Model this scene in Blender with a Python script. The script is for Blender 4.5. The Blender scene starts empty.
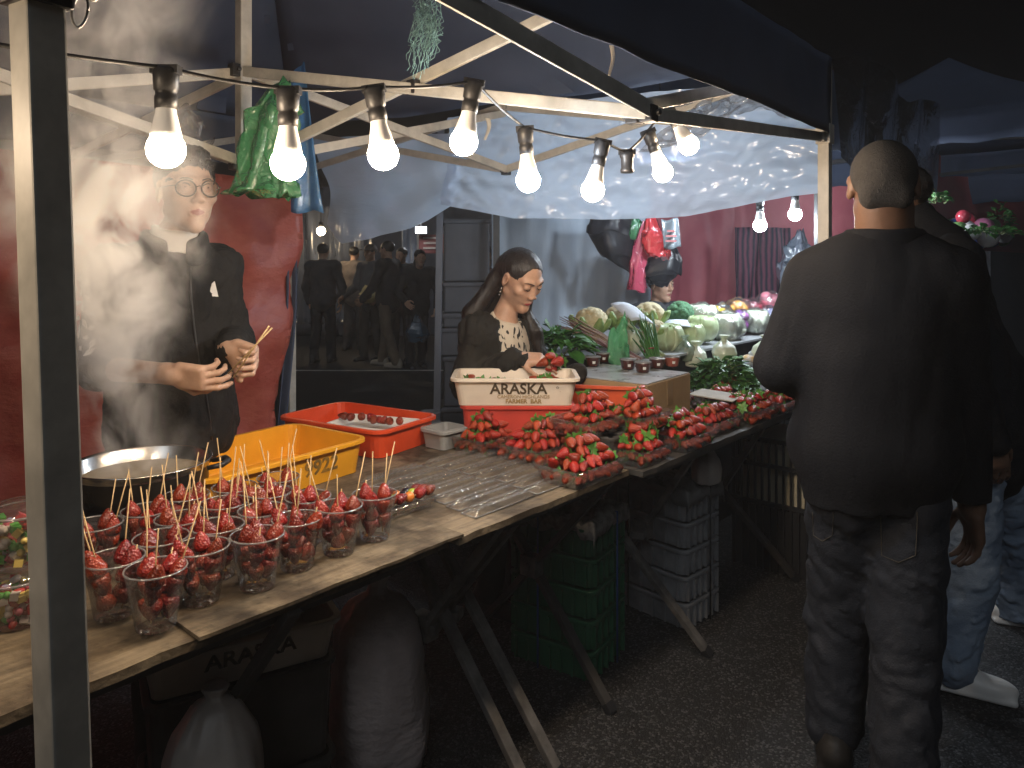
import bpy, bmesh, math, random
import numpy as np
from mathutils import Vector, Matrix, Quaternion
random.seed(7); RNG = np.random.default_rng(7)
SC = bpy.context.scene
COL = SC.collection
F, H, HY = 740.0, 1.48, 260.0          # focal length (px), eye height, horizon row
TZ = 0.79                              # table height
U = np.array([.656, .755, 0.0]); V = np.array([-.755, .656, 0.0]); UP = np.array([0, 0, 1.0])
def at(px, py, Y): return np.array([(px - 512) / F * Y, Y, H - (py - HY) / F * Y])
def onz(px, py, z=TZ):
    Y = (H - z) * F / (py - HY); return np.array([(px - 512) / F * Y, Y, z])
P0 = onz(455, 537)
def tab(u, v, z=TZ): p = P0 + U * u + V * v; return np.array([p[0], p[1], z])
def R(d): return math.radians(d)
def nrm(v): v = np.asarray(v, float); return v / (np.linalg.norm(v) + 1e-12)
def rotz(a): c, s = math.cos(a), math.sin(a); return np.array([[c, -s, 0], [s, c, 0], [0, 0, 1.0]])
def rotx(a): c, s = math.cos(a), math.sin(a); return np.array([[1, 0, 0], [0, c, -s], [0, s, c]])
def roty(a): c, s = math.cos(a), math.sin(a); return np.array([[c, 0, s], [0, 1, 0], [-s, 0, c]])
UANG = math.atan2(.755, .656)
# ---- smooth pseudo noise (sum of sines) -------------------------------------------------
_nd = RNG.normal(size=(40, 3)); _nd /= np.linalg.norm(_nd, axis=1)[:, None]; _np = RNG.uniform(0, 6.28, 40)
def noise(p, freq=1.0, seed=0, oct=2):
    p = np.asarray(p, float); out = 0; a = 1.0
    for o in range(oct):
        s = 0
        for k in range(6):
            i = (seed * 7 + o * 6 + k) % 40
            s = s + np.sin((p @ _nd[i]) * freq * (0.8 + 0.09 * k) * 6.28 + _np[(i * 3 + seed) % 40])
        out = out + a * s / 2.6; a *= .5; freq *= 2.03
    return out
# ---- mesh builder -----------------------------------------------------------------------
class MB:
    def __init__(s): s.v = []; s.f = []; s.m = []; s.sm = []; s.n = 0
    def add(s, vs, fs, mat=0, smooth=True):
        vs = [tuple(map(float, q)) for q in vs]; s.v += vs
        for f in fs: s.f.append(tuple(int(i) + s.n for i in f)); s.m.append(mat); s.sm.append(smooth)
        s.n += len(vs); return s
    def box(s, c, size, rot=None, mat=0):
        c = np.asarray(c, float); h = np.asarray(size, float) / 2; rot = np.eye(3) if rot is None else rot
        vs = [c + rot @ (h * np.array(q)) for q in ((-1,-1,-1),(1,-1,-1),(1,1,-1),(-1,1,-1),(-1,-1,1),(1,-1,1),(1,1,1),(-1,1,1))]
        return s.add(vs, [(0,3,2,1),(4,5,6,7),(0,1,5,4),(1,2,6,5),(2,3,7,6),(3,0,4,7)], mat, False)
    def bar(s, a, b, w, h, up=UP, mat=0, roll=0):
        a = np.asarray(a, float); b = np.asarray(b, float); d = nrm(b - a); x = np.cross(d, up)
        if np.linalg.norm(x) < 1e-4: x = np.array([1.0, 0, 0])
        x = nrm(x); z = np.cross(x, d)
        if roll: x, z = x * math.cos(roll) + z * math.sin(roll), z * math.cos(roll) - x * math.sin(roll)
        rot = np.stack([x, d, z], 1); return s.box((a + b) / 2, (w, np.linalg.norm(b - a), h), rot, mat)
    def tube(s, pts, r, n=8, mat=0, caps=True, flat=1.0):
        pts = np.asarray(pts, float); k = len(pts); r = np.broadcast_to(np.asarray(r, float), (k,))
        t = np.gradient(pts, axis=0); t /= np.linalg.norm(t, axis=1)[:, None] + 1e-12
        x = np.cross(t[0], UP); x = np.array([1.0, 0, 0]) if np.linalg.norm(x) < .05 else nrm(x)
        vs = []; 
        for i in range(k):
            x = x - t[i] * (x @ t[i]); x = nrm(x); y = np.cross(t[i], x)
            for j in range(n):
                a = 6.28318 * j / n; vs.append(pts[i] + r[i] * (x * math.cos(a) + y * flat * math.sin(a)))
        fs = [(i*n+j, i*n+(j+1)%n, (i+1)*n+(j+1)%n, (i+1)*n+j) for i in range(k-1) for j in range(n)]
        if caps: fs += [tuple(range(n))[::-1], tuple((k-1)*n + j for j in range(n))]
        return s.add(vs, fs, mat)
    def loft(s, rings, mat=0, cap0=True, cap1=True, smooth=True):
        n = len(rings[0]); vs = [p for r in rings for p in r]; k = len(rings)
        fs = [(i*n+j, i*n+(j+1)%n, (i+1)*n+(j+1)%n, (i+1)*n+j) for i in range(k-1) for j in range(n)]
        if cap0: fs.append(tuple(range(n))[::-1])
        if cap1: fs.append(tuple((k-1)*n+j for j in range(n)))
        return s.add(vs, fs, mat, smooth)
    def lathe(s, prof, n=24, c=(0,0,0), rot=None, mat=0, fn=None, cap=True):
        rot = np.eye(3) if rot is None else rot; c = np.asarray(c, float); rings = []
        for (r, z) in prof:
            ring = [np.array([r*math.cos(6.28318*j/n), r*math.sin(6.28318*j/n), z]) for j in range(n)]
            if fn: ring = [fn(q) for q in ring]
            rings.append([c + rot @ q for q in ring])
        return s.loft(rings, mat, cap, cap)
    def grid(s, fn, nu, nv, mat=0, thick=0):
        P = np.array([[fn(i/nu, j/nv) for j in range(nv+1)] for i in range(nu+1)], float)
        idx = lambda i, j: i*(nv+1)+j
        fs = [(idx(i,j), idx(i+1,j), idx(i+1,j+1), idx(i,j+1)) for i in range(nu) for j in range(nv)]
        if not thick: return s.add(P.reshape(-1,3), fs, mat)
        du = np.gradient(P, axis=0); dv = np.gradient(P, axis=1); N = np.cross(du, dv)
        N /= np.linalg.norm(N, axis=2)[..., None] + 1e-12
        Q = P - N*thick; m = (nu+1)*(nv+1)
        fs2 = [tuple(i+m for i in f)[::-1] for f in fs]; rim = []
        per = [idx(i,0) for i in range(nu)] + [idx(nu,j) for j in range(nv)] + [idx(i,nv) for i in range(nu,0,-1)] + [idx(0,j) for j in range(nv,0,-1)]
        for a, b in zip(per, per[1:]+per[:1]): rim.append((b, a, a+m, b+m))
        return s.add(np.concatenate([P.reshape(-1,3), Q.reshape(-1,3)]), fs+fs2+rim, mat)
    def sphere(s, c, r, rot=None, nu=16, nv=10, mat=0, fn=None):
        r = np.broadcast_to(np.asarray(r, float), (3,)); rot = np.eye(3) if rot is None else rot; c = np.asarray(c, float)
        vs = [[0,0,1]] + [[math.sin(math.pi*i/nv)*math.cos(6.28318*j/nu), math.sin(math.pi*i/nv)*math.sin(6.28318*j/nu), math.cos(math.pi*i/nv)] for i in range(1,nv) for j in range(nu)] + [[0,0,-1]]
        vs = np.array(vs)
        if fn is not None: vs = vs * fn(vs)[:, None]
        vs = (vs * r) @ rot.T + c; L = len(vs)-1
        fs = [(0, 1+j, 1+(j+1)%nu) for j in range(nu)]
        fs += [(1+i*nu+j, 1+(i+1)*nu+j, 1+(i+1)*nu+(j+1)%nu, 1+i*nu+(j+1)%nu) for i in range(nv-2) for j in range(nu)]
        fs += [(L, 1+(nv-2)*nu+(j+1)%nu, 1+(nv-2)*nu+j) for j in range(nu)]
        return s.add(vs, fs, mat)
    def mesh(s, name, mats, off=(0,0,0), bevel=0):
        me = bpy.data.meshes.new(name); v = np.asarray(s.v, float) - np.asarray(off, float)
        me.from_pydata(v.tolist(), [], s.f)
        for m in (mats if isinstance(mats, (list, tuple)) else [mats]): me.materials.append(m)
        me.polygons.foreach_set('material_index', s.m); me.polygons.foreach_set('use_smooth', s.sm)
        if bevel:
            bm = bmesh.new(); bm.from_mesh(me)
            es = [e for e in bm.edges if len(e.link_faces) == 2 and e.calc_face_angle(0) > .6]
            bmesh.ops.bevel(bm, geom=es, offset=bevel, segments=2, affect='EDGES', profile=.6, clamp_overlap=True)
            bm.to_mesh(me); bm.free()
        me.update(); return me
ORI = {}
def ori(o): return ORI.get(o.name, (0,0,0)) if o is not None else (0,0,0)
def thing(name, label, cat, loc, group=None, rz=0):
    o = bpy.data.objects.new(name, None); COL.objects.link(o); o.empty_display_size = .05
    o.location = tuple(map(float, loc)); o.rotation_euler.z = rz; ORI[o.name] = tuple(map(float, loc))
    o['label'] = label; o['category'] = cat
    if group: o['group'] = group
    return o
def part(name, mb, mats, parent=None, bevel=0, local=False, label=None):
    off = (0,0,0) if local else ori(parent)
    me = mb if isinstance(mb, bpy.types.Mesh) else mb.mesh(name, mats, off, bevel)
    o = bpy.data.objects.new(name, me); COL.objects.link(o)
    if parent is not None: o.parent = parent; ORI[o.name] = ori(parent) if not local else (0,0,0)
    if label: o['label'] = label
    return o
def single(name, mb, mats, label, cat, loc=None, group=None, bevel=0):
    "a thing that is one mesh; origin at loc"
    v = np.asarray(mb.v); loc = v.mean(0) if loc is None else np.asarray(loc, float)
    o = bpy.data.objects.new(name, mb.mesh(name, mats, loc, bevel)); COL.objects.link(o); o.location = tuple(map(float, loc)); ORI[o.name] = tuple(map(float, loc))
    o['label'] = label; o['category'] = cat
    if group: o['group'] = group
    return o
def struct(name, mb, mats, kind='structure', **k):
    o = bpy.data.objects.new(name, mb.mesh(name, mats, **k)); COL.objects.link(o); o['kind'] = kind; return o
def dup(o, loc=None, rz=None, label=None, group=None, mat=None, parent=None):
    c = o.copy(); COL.objects.link(c)
    if parent is not None: c.parent = parent
    if loc is not None: c.location = tuple(map(float, loc))
    if rz is not None: c.rotation_euler.z = rz
    if mat is not None:
        c.rotation_mode = 'QUATERNION'; c.rotation_quaternion = Matrix(mat.tolist()).to_quaternion()
    if label: c['label'] = label
    if group: c['group'] = group
    for ch in list(o.children): dup(ch, parent=c)
    return c
def rrect(L, W, r, z, n=5):
    out = []
    for (cx, cy, a0) in ((L/2-r, W/2-r, 0), (-L/2+r, W/2-r, 90), (-L/2+r, -W/2+r, 180), (L/2-r, -W/2+r, 270)):
        for k in range(n): a = R(a0 + 90*k/(n-1)); out.append(np.array([cx + r*math.cos(a), cy + r*math.sin(a), z]))
    return out
def open_box(L, W, h, taper=.02, t=.004, rim=.012, r=.03, c=(0,0,0), rz=0, rimh=.012):
    "tapered open tub with a lip; c is the middle of its underside"
    rot = rotz(rz); c = np.asarray(c, float); m = MB(); b = taper
    rs = [rrect(L-2*b, W-2*b, r*.8, 0), rrect(L-2*b*.98, W-2*b*.98, r*.85, .004), rrect(L-2*b*.1, W-2*b*.1, r, h-rimh), rrect(L+2*rim, W+2*rim, r+rim, h-rimh), rrect(L+2*rim, W+2*rim, r+rim, h-.002), rrect(L+2*rim-.004, W+2*rim-.004, r+rim, h),
          rrect(L-2*t, W-2*t, r-t, h), rrect(L-2*b-2*t, W-2*b-2*t, r*.8-t*.5, t+.004), rrect((L-2*b)*.96, (W-2*b)*.96, r*.7, t)]
    m.loft([[c + rot @ p for p in q] for q in rs], smooth=False); return m
def text_mb(txt, size, loc, xdir, ydir, ext=.0006, bold=0):
    cu = bpy.data.curves.new('t', 'FONT'); cu.body = txt; cu.size = size; cu.extrude = ext; cu.offset = bold; cu.align_x = 'CENTER'; cu.align_y = 'CENTER'; cu.resolution_u = 3
    o = bpy.data.objects.new('t', cu); COL.objects.link(o); dg = bpy.context.evaluated_depsgraph_get(); dg.update()
    me = o.evaluated_get(dg).to_mesh(); xd = nrm(xdir); yd = nrm(ydir); zd = np.cross(xd, yd); m = MB()
    m.add([np.asarray(loc) + xd*v.co[0] + yd*v.co[1] + zd*v.co[2] for v in me.vertices], [tuple(p.vertices) for p in me.polygons], 0, False)
    bpy.data.objects.remove(o); bpy.data.curves.remove(cu); return m
# ---- signed-distance sculpting ------------------------------------------------------------
class SDF:
    def __init__(s, lo, hi, h):
        s.lo = np.asarray(lo, float); s.h = h; s.n = np.ceil((np.asarray(hi, float) - s.lo) / h).astype(int) + 1
        s.g = np.full(s.n, .2, np.float32)
    def _blk(s, lo, hi):
        a = np.clip(np.floor((lo - s.lo) / s.h).astype(int), 0, s.n); b = np.clip(np.ceil((hi - s.lo) / s.h).astype(int) + 1, 0, s.n)
        if np.any(b <= a): return None
        sl = tuple(slice(i, j) for i, j in zip(a, b))
        X = [(np.arange(a[i], b[i]) * s.h + s.lo[i]).astype(np.float32) for i in range(3)]
        return sl, X[0][:, None, None], X[1][None, :, None], X[2][None, None, :]
    def _mix(s, sl, d, k, sub=False):
        g = s.g[sl]
        if sub:
            if k > 0:
                hh = np.clip(.5 - .5*(g + d)/k, 0, 1); s.g[sl] = g*(1-hh) + (-d)*hh + k*hh*(1-hh)
            else: s.g[sl] = np.maximum(g, -d)
        elif k > 0:
            hh = np.clip(.5 + .5*(g - d)/k, 0, 1); s.g[sl] = g*(1-hh) + d*hh - k*hh*(1-hh)
        else: s.g[sl] = np.minimum(g, d)
    def cap(s, a, b, ra, rb=None, k=.02, sub=False):
        a = np.asarray(a, float); b = np.asarray(b, float); rb = ra if rb is None else rb; m = max(ra, rb) + k + .02
        B = s._blk(np.minimum(a, b) - m, np.maximum(a, b) + m)
        if B is None: return s
        sl, x, y, z = B; d = b - a; L = float(d @ d) + 1e-9
        t = np.clip(((x-a[0])*d[0] + (y-a[1])*d[1] + (z-a[2])*d[2]) / L, 0, 1)
        q = np.sqrt((x-a[0]-t*d[0])**2 + (y-a[1]-t*d[1])**2 + (z-a[2]-t*d[2])**2) - (ra + (rb-ra)*t)
        s._mix(sl, q.astype(np.float32), k, sub); return s
    def chain(s, pts, rs, k=.012):
        for i in range(len(pts)-1): s.cap(pts[i], pts[i+1], rs[i], rs[i+1], k)
        return s
    def ell(s, c, r, rot=None, k=.02, sub=False):
        c = np.asarray(c, float); r = np.broadcast_to(np.asarray(r, float), (3,)); rot = np.eye(3) if rot is None else rot
        m = r.max() + k + .02; B = s._blk(c - m, c + m)
        if B is None: return s
        sl, x, y, z = B; x = x-c[0]; y = y-c[1]; z = z-c[2]
        p = [rot[0,i]*x + rot[1,i]*y + rot[2,i]*z for i in range(3)]
        k0 = np.sqrt(sum((p[i]/r[i])**2 for i in range(3))); k1 = np.sqrt(sum((p[i]/r[i]**2)**2 for i in range(3))) + 1e-6
        s._mix(sl, (k0*(k0-1)/k1).astype(np.float32), k, sub); return s
    def rbox(s, c, hs, rot=None, r=.01, k=.01, sub=False):
        c = np.asarray(c, float); hs = np.asarray(hs, float); rot = np.eye(3) if rot is None else rot
        m = np.linalg.norm(hs) + r + k + .02; B = s._blk(c - m, c + m)
        if B is None: return s
        sl, x, y, z = B; x = x-c[0]; y = y-c[1]; z = z-c[2]
        q = [np.abs(rot[0,i]*x + rot[1,i]*y + rot[2,i]*z) - (hs[i]-r) for i in range(3)]
        d = np.sqrt(sum(np.maximum(v, 0)**2 for v in q)) + np.minimum(np.maximum(np.maximum(q[0], q[1]), q[2]), 0) - r
        s._mix(sl, d.astype(np.float32), k, sub); return s
    def folds(s, amp, freq, seed=0, stretch=(1,1,1), band=.03):
        i = np.argwhere(np.abs(s.g) < band)
        if len(i) == 0: return s
        p = (i * s.h + s.lo) * np.asarray(stretch); w = noise(p, freq*.5, seed+3, 1)
        v = noise(p + .05*w[:, None], freq, seed, 2); v = 1 - np.abs(v) * .9
        s.g[tuple(i.T)] += (amp * v).astype(np.float32); return s
    def cut(s, p, n):
        p = np.asarray(p, float); n = nrm(n); X = [(np.arange(s.n[i])*s.h + s.lo[i]).astype(np.float32) for i in range(3)]
        d = (X[0]-p[0])[:,None,None]*n[0] + (X[1]-p[1])[None,:,None]*n[1] + (X[2]-p[2])[None,None,:]*n[2]
        s.g = np.maximum(s.g, d.astype(np.float32)); return s
    def mb(s, mat=0, smooth=1):
        g = s.g; g = np.pad(g, 1, constant_values=.2); ins = g < 0; nx, ny, nz = g.shape
        c = np.zeros((nx-1, ny-1, nz-1), np.int8)
        for dx in (0,1):
            for dy in (0,1):
                for dz in (0,1): c += ins[dx:nx-1+dx, dy:ny-1+dy, dz:nz-1+dz]
        cell = np.argwhere((c > 0) & (c < 8)); idx = np.full(c.shape, -1, np.int32); idx[tuple(cell.T)] = np.arange(len(cell))
        acc = np.zeros((len(cell), 3)); cnt = np.zeros(len(cell))
        for ax in range(3):
            for o1 in (0,1):
                for o2 in (0,1):
                    oa = [0,0,0]; other = [i for i in range(3) if i != ax]; oa[other[0]] = o1; oa[other[1]] = o2; ob = list(oa); ob[ax] = 1
                    ga = g[tuple((cell + oa).T)]; gb = g[tuple((cell + ob).T)]; m = (ga < 0) != (gb < 0)
                    t = np.where(m, ga / np.where(m, ga - gb, 1), 0); p = np.tile(np.array(oa, float), (len(cell), 1)); p[:, ax] = t
                    acc += p * m[:, None]; cnt += m
        vs = (cell + acc / cnt[:, None] - 1) * s.h + s.lo; fs = []
        for ax in range(3):
            b, d = [i for i in range(3) if i != ax]
            sa = [slice(None)]*3; sb = [slice(None)]*3; sa[ax] = slice(0, -1); sb[ax] = slice(1, None)
            A = ins[tuple(sa)]; Bm = ins[tuple(sb)]; e = np.argwhere(A != Bm); e = e[(e[:, b] > 0) & (e[:, d] > 0)]
            if len(e) == 0: continue
            fl = A[tuple(e.T)]; q = []
            for (ob, od) in ((-1,-1), (0,-1), (0,0), (-1,0)):
                w = e.copy(); w[:, b] += ob; w[:, d] += od; q.append(idx[tuple(w.T)])
            q = np.stack(q, 1); flip = fl if ax != 1 else ~fl
            q[~flip] = q[~flip][:, ::-1]; fs.append(q)
        fs = np.concatenate(fs); fs = fs[(fs >= 0).all(1)]
        for _ in range(smooth):
            a = np.zeros_like(vs); n = np.zeros(len(vs))
            for i in range(4):
                np.add.at(a, fs[:, i], vs[fs[:, (i+1)%4]] + vs[fs[:, (i-1)%4]]); np.add.at(n, fs[:, i], 2)
            vs = vs*.5 + .5 * a / np.maximum(n, 1)[:, None]
        m = MB(); m.v = vs.tolist(); m.f = fs.tolist(); m.m = [mat]*len(fs); m.sm = [True]*len(fs); m.n = len(vs); return m
# ---- materials ----------------------------------------------------------------------------
MATS = {}
def hexc(c): return (*c, 1.0) if len(c) == 3 else c
def mat(name, col, rough=.6, metal=0, var=0, vscale=8, bump=0, bscale=60, col2=None, spec=.5, coat=0, sss=0, trans=0, stretch=(1,1,1), rand=0, sheen=0, detail=4, thr=(.35,.65)):
    if name in MATS: return MATS[name]
    m = bpy.data.materials.new(name); m.use_nodes = True; nt = m.node_tree; N = nt.nodes; L = nt.links; b = N['Principled BSDF']
    b.inputs['Base Color'].default_value = hexc(col); b.inputs['Roughness'].default_value = rough; b.inputs['Metallic'].default_value = metal; b.inputs['Specular IOR Level'].default_value = spec
    b.inputs['Coat Weight'].default_value = coat; b.inputs['Coat Roughness'].default_value = .08
    if sheen: b.inputs['Sheen Weight'].default_value = sheen; b.inputs['Sheen Roughness'].default_value = .5
    if sss: b.inputs['Subsurface Weight'].default_value = sss; b.inputs['Subsurface Radius'].default_value = (.012, .005, .003); b.inputs['Subsurface Scale'].default_value = 1
    tc = N.new('ShaderNodeTexCoord'); mp = N.new('ShaderNodeMapping'); mp.inputs['Scale'].default_value = stretch; L.new(tc.outputs['Object'], mp.inputs['Vector'])
    cs = None
    if var or col2 is not None:
        n = N.new('ShaderNodeTexNoise'); n.inputs['Scale'].default_value = vscale; n.inputs['Detail'].default_value = detail; n.inputs['Roughness'].default_value = .62; L.new(mp.outputs[0], n.inputs['Vector'])
        r = N.new('ShaderNodeMapRange'); r.inputs['From Min'].default_value = thr[0]; r.inputs['From Max'].default_value = thr[1]; L.new(n.outputs['Fac'], r.inputs['Value'])
        mx = N.new('ShaderNodeMix'); mx.data_type = 'RGBA'; L.new(r.outputs[0], mx.inputs['Factor'])
        c2 = col2 if col2 is not None else tuple(min(1, x*(1+var)) for x in col[:3]); c1 = col if col2 is not None else tuple(x*(1-var) for x in col[:3])
        mx.inputs[6].default_value = hexc(c1); mx.inputs[7].default_value = hexc(c2); cs = mx.outputs[2]
        rr = N.new('ShaderNodeMapRange'); rr.inputs['To Min'].default_value = max(.02, rough-.12); rr.inputs['To Max'].default_value = min(1, rough+.12); L.new(n.outputs['Fac'], rr.inputs['Value']); L.new(rr.outputs[0], b.inputs['Roughness'])
    if rand:
        oi = N.new('ShaderNodeObjectInfo'); hs = N.new('ShaderNodeHueSaturation'); a = N.new('ShaderNodeMapRange'); a.inputs['To Min'].default_value = 1-rand; a.inputs['To Max'].default_value = 1+rand
        L.new(oi.outputs['Random'], a.inputs['Value']); L.new(a.outputs[0], hs.inputs['Value'])
        h2 = N.new('ShaderNodeMapRange'); h2.inputs['To Min'].default_value = .498; h2.inputs['To Max'].default_value = .5+.022*rand/.4
        mm = N.new('ShaderNodeMath'); mm.operation = 'FRACT'; m2 = N.new('ShaderNodeMath'); m2.operation = 'MULTIPLY'; m2.inputs[1].default_value = 7.31
        L.new(oi.outputs['Random'], m2.inputs[0]); L.new(m2.outputs[0], mm.inputs[0]); L.new(mm.outputs[0], h2.inputs['Value']); L.new(h2.outputs[0], hs.inputs['Hue'])
        if cs is not None: L.new(cs, hs.inputs['Color'])
        else: hs.inputs['Color'].default_value = hexc(col)
        cs = hs.outputs[0]
    if cs is not None: L.new(cs, b.inputs['Base Color'])
    if bump:
        n2 = N.new('ShaderNodeTexNoise'); n2.inputs['Scale'].default_value = bscale; n2.inputs['Detail'].default_value = 5; L.new(mp.outputs[0], n2.inputs['Vector'])
        bp = N.new('ShaderNodeBump'); bp.inputs['Strength'].default_value = bump; bp.inputs['Distance'].default_value = .01; L.new(n2.outputs['Fac'], bp.inputs['Height']); L.new(bp.outputs[0], b.inputs['Normal'])
    MATS[name] = m; return m
def film(name, tint=(1,1,1), milk=.1, gloss=.15, rough=.08, bump=.5, bscale=40, milkcol=(.8,.8,.8), stretch=(1,1,1), transl=.5):
    "thin plastic film: see-through, with milky scatter and wrinkled gloss"
    if name in MATS: return MATS[name]
    m = bpy.data.materials.new(name); m.use_nodes = True; nt = m.node_tree; N = nt.nodes; L = nt.links; N.remove(N['Principled BSDF']); out = N['Material Output']
    tc = N.new('ShaderNodeTexCoord'); mp = N.new('ShaderNodeMapping'); mp.inputs['Scale'].default_value = stretch; L.new(tc.outputs['Object'], mp.inputs['Vector'])
    n2 = N.new('ShaderNodeTexNoise'); n2.inputs['Scale'].default_value = bscale; n2.inputs['Detail'].default_value = 4; n2.inputs['Distortion'].default_value = 1.2; L.new(mp.outputs[0], n2.inputs['Vector'])
    bp = N.new('ShaderNodeBump'); bp.inputs['Strength'].default_value = bump; bp.inputs['Distance'].default_value = .01; L.new(n2.outputs['Fac'], bp.inputs['Height'])
    tr = N.new('ShaderNodeBsdfTransparent'); tr.inputs[0].default_value = hexc(tint)
    df = N.new('ShaderNodeBsdfDiffuse'); df.inputs[0].default_value = hexc(milkcol); L.new(bp.outputs[0], df.inputs['Normal'])
    tl = N.new('ShaderNodeBsdfTranslucent'); tl.inputs[0].default_value = hexc(milkcol); L.new(bp.outputs[0], tl.inputs['Normal'])
    gl = N.new('ShaderNodeBsdfGlossy'); gl.inputs['Roughness'].default_value = rough; L.new(bp.outputs[0], gl.inputs['Normal'])
    mk = N.new('ShaderNodeMixShader'); mk.inputs[0].default_value = transl; L.new(df.outputs[0], mk.inputs[1]); L.new(tl.outputs[0], mk.inputs[2])
    m1 = N.new('ShaderNodeMixShader'); m1.inputs[0].default_value = milk; L.new(tr.outputs[0], m1.inputs[1]); L.new(mk.outputs[0], m1.inputs[2])
    lw = N.new('ShaderNodeLayerWeight'); lw.inputs['Blend'].default_value = .35; L.new(bp.outputs[0], lw.inputs['Normal'])
    a = N.new('ShaderNodeMapRange'); a.inputs['To Min'].default_value = gloss*.35; a.inputs['To Max'].default_value = min(1, gloss*2.6); L.new(lw.outputs['Fresnel'], a.inputs['Value'])
    m2 = N.new('ShaderNodeMixShader'); L.new(a.outputs[0], m2.inputs[0]); L.new(m1.outputs[0], m2.inputs[1]); L.new(gl.outputs[0], m2.inputs[2]); L.new(m2.outputs[0], out.inputs['Surface'])
    MATS[name] = m; return m
def emit(name, col, s):
    if name in MATS: return MATS[name]
    m = bpy.data.materials.new(name); m.use_nodes = True; b = m.node_tree.nodes['Principled BSDF']; b.inputs['Base Color'].default_value = (.8,.8,.8,1)
    b.inputs['Emission Color'].default_value = hexc(col); b.inputs['Emission Strength'].default_value = s; MATS[name] = m; return m
# ---- camera, world, render ------------------------------------------------------------------
cd = bpy.data.cameras.new('camera'); cam = bpy.data.objects.new('camera', cd); COL.objects.link(cam)
cam.location = (0, 0, H); cam.rotation_euler = (R(90), 0, 0); cd.sensor_width = 36; cd.lens = 36 * F / 1024
cd.shift_y = -(384 - HY) / 1024; cd.clip_end = 500; cd.clip_start = .05; SC.camera = cam
w = bpy.data.worlds.new('World'); SC.world = w; w.use_nodes = True
sky = w.node_tree.nodes.new('ShaderNodeTexSky'); sky.sky_type = 'NISHITA'; sky.sun_disc = False
sky.sun_elevation = R(-4); sky.sun_rotation = R(200)
bg = w.node_tree.nodes['Background']; w.node_tree.links.new(sky.outputs[0], bg.inputs[0]); bg.inputs[1].default_value = .02
sd = bpy.data.lights.new('street_fill', 'SUN'); sd.energy = .24; sd.angle = R(25); sd.color = (.84, .92, 1)  # sun lamp added as fill, standing in for unseen street and stall lamps
so = bpy.data.objects.new('street_fill', sd); COL.objects.link(so); so.rotation_euler = (R(52), 0, R(-10))
SC.view_settings.view_transform = 'Standard'; SC.view_settings.look = 'None'; SC.view_settings.exposure = .28; SC.view_settings.gamma = 1; SC.view_settings.use_curve_mapping = False
cy = SC.cycles; SC.render.engine = 'CYCLES'; cy.use_denoising = True; cy.denoiser = 'OPENIMAGEDENOISE'; cy.use_adaptive_sampling = True; cy.adaptive_threshold = .03
cy.max_bounces = 8; cy.diffuse_bounces = 3; cy.glossy_bounces = 3; cy.transmission_bounces = 4; cy.volume_bounces = 3; cy.transparent_max_bounces = 24
cy.sample_clamp_indirect = 4; cy.sample_clamp_direct = 0; cy.caustics_reflective = False; cy.caustics_refractive = False; cy.volume_step_rate = 1.0; cy.volume_max_steps = 128; cy.use_light_tree = True
# ---- ground ---------------------------------------------------------------------------------
def asphalt():
    m = mat('asphalt', (.013,.013,.014), .75, var=.4, vscale=.9)
    N = m.node_tree.nodes; L = m.node_tree.links; b = N['Principled BSDF']; tc = N['Texture Coordinate']
    v = N.new('ShaderNodeTexVoronoi'); v.inputs['Scale'].default_value = 150; L.new(tc.outputs['Object'], v.inputs['Vector'])
    n = N.new('ShaderNodeTexNoise'); n.inputs['Scale'].default_value = 130; n.inputs['Detail'].default_value = 3; L.new(tc.outputs['Object'], n.inputs['Vector'])
    sep = N.new('ShaderNodeSeparateColor'); L.new(v.outputs['Color'], sep.inputs[0])
    rm = N.new('ShaderNodeMapRange'); rm.inputs['From Min'].default_value = .7; rm.inputs['From Max'].default_value = 1; rm.inputs['To Max'].default_value = .085; L.new(sep.outputs[0], rm.inputs[0])
    old = b.inputs['Base Color'].links[0].from_socket; mx = N.new('ShaderNodeMix'); mx.data_type = 'RGBA'; mx.blend_type = 'ADD'; mx.inputs['Factor'].default_value = 1
    cb = N.new('ShaderNodeCombineColor'); [L.new(rm.outputs[0], cb.inputs[i]) for i in range(3)]; L.new(old, mx.inputs[6]); L.new(cb.outputs[0], mx.inputs[7]); L.new(mx.outputs[2], b.inputs['Base Color'])
    ad = N.new('ShaderNodeMath'); ad.operation = 'SUBTRACT'; L.new(n.outputs['Fac'], ad.inputs[0]); L.new(v.outputs['Distance'], ad.inputs[1])
    bp = N.new('ShaderNodeBump'); bp.inputs['Strength'].default_value = .8; bp.inputs['Distance'].default_value = .006; L.new(ad.outputs[0], bp.inputs['Height']); L.new(bp.outputs[0], b.inputs['Normal'])
    return m
g = MB(); g.grid(lambda u, v: (-150 + 300*u, -40 + 290*v, 0), 12, 12); struct('ground', g, asphalt())
g = MB(); g.grid(lambda u, v: (-7 + 9*u, 9.85 + .09*v + .012*math.sin(20*u), .004), 40, 1); struct('road_marking', g, mat('road_paint', (.45,.45,.43), .8, var=.4, vscale=6))
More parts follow.
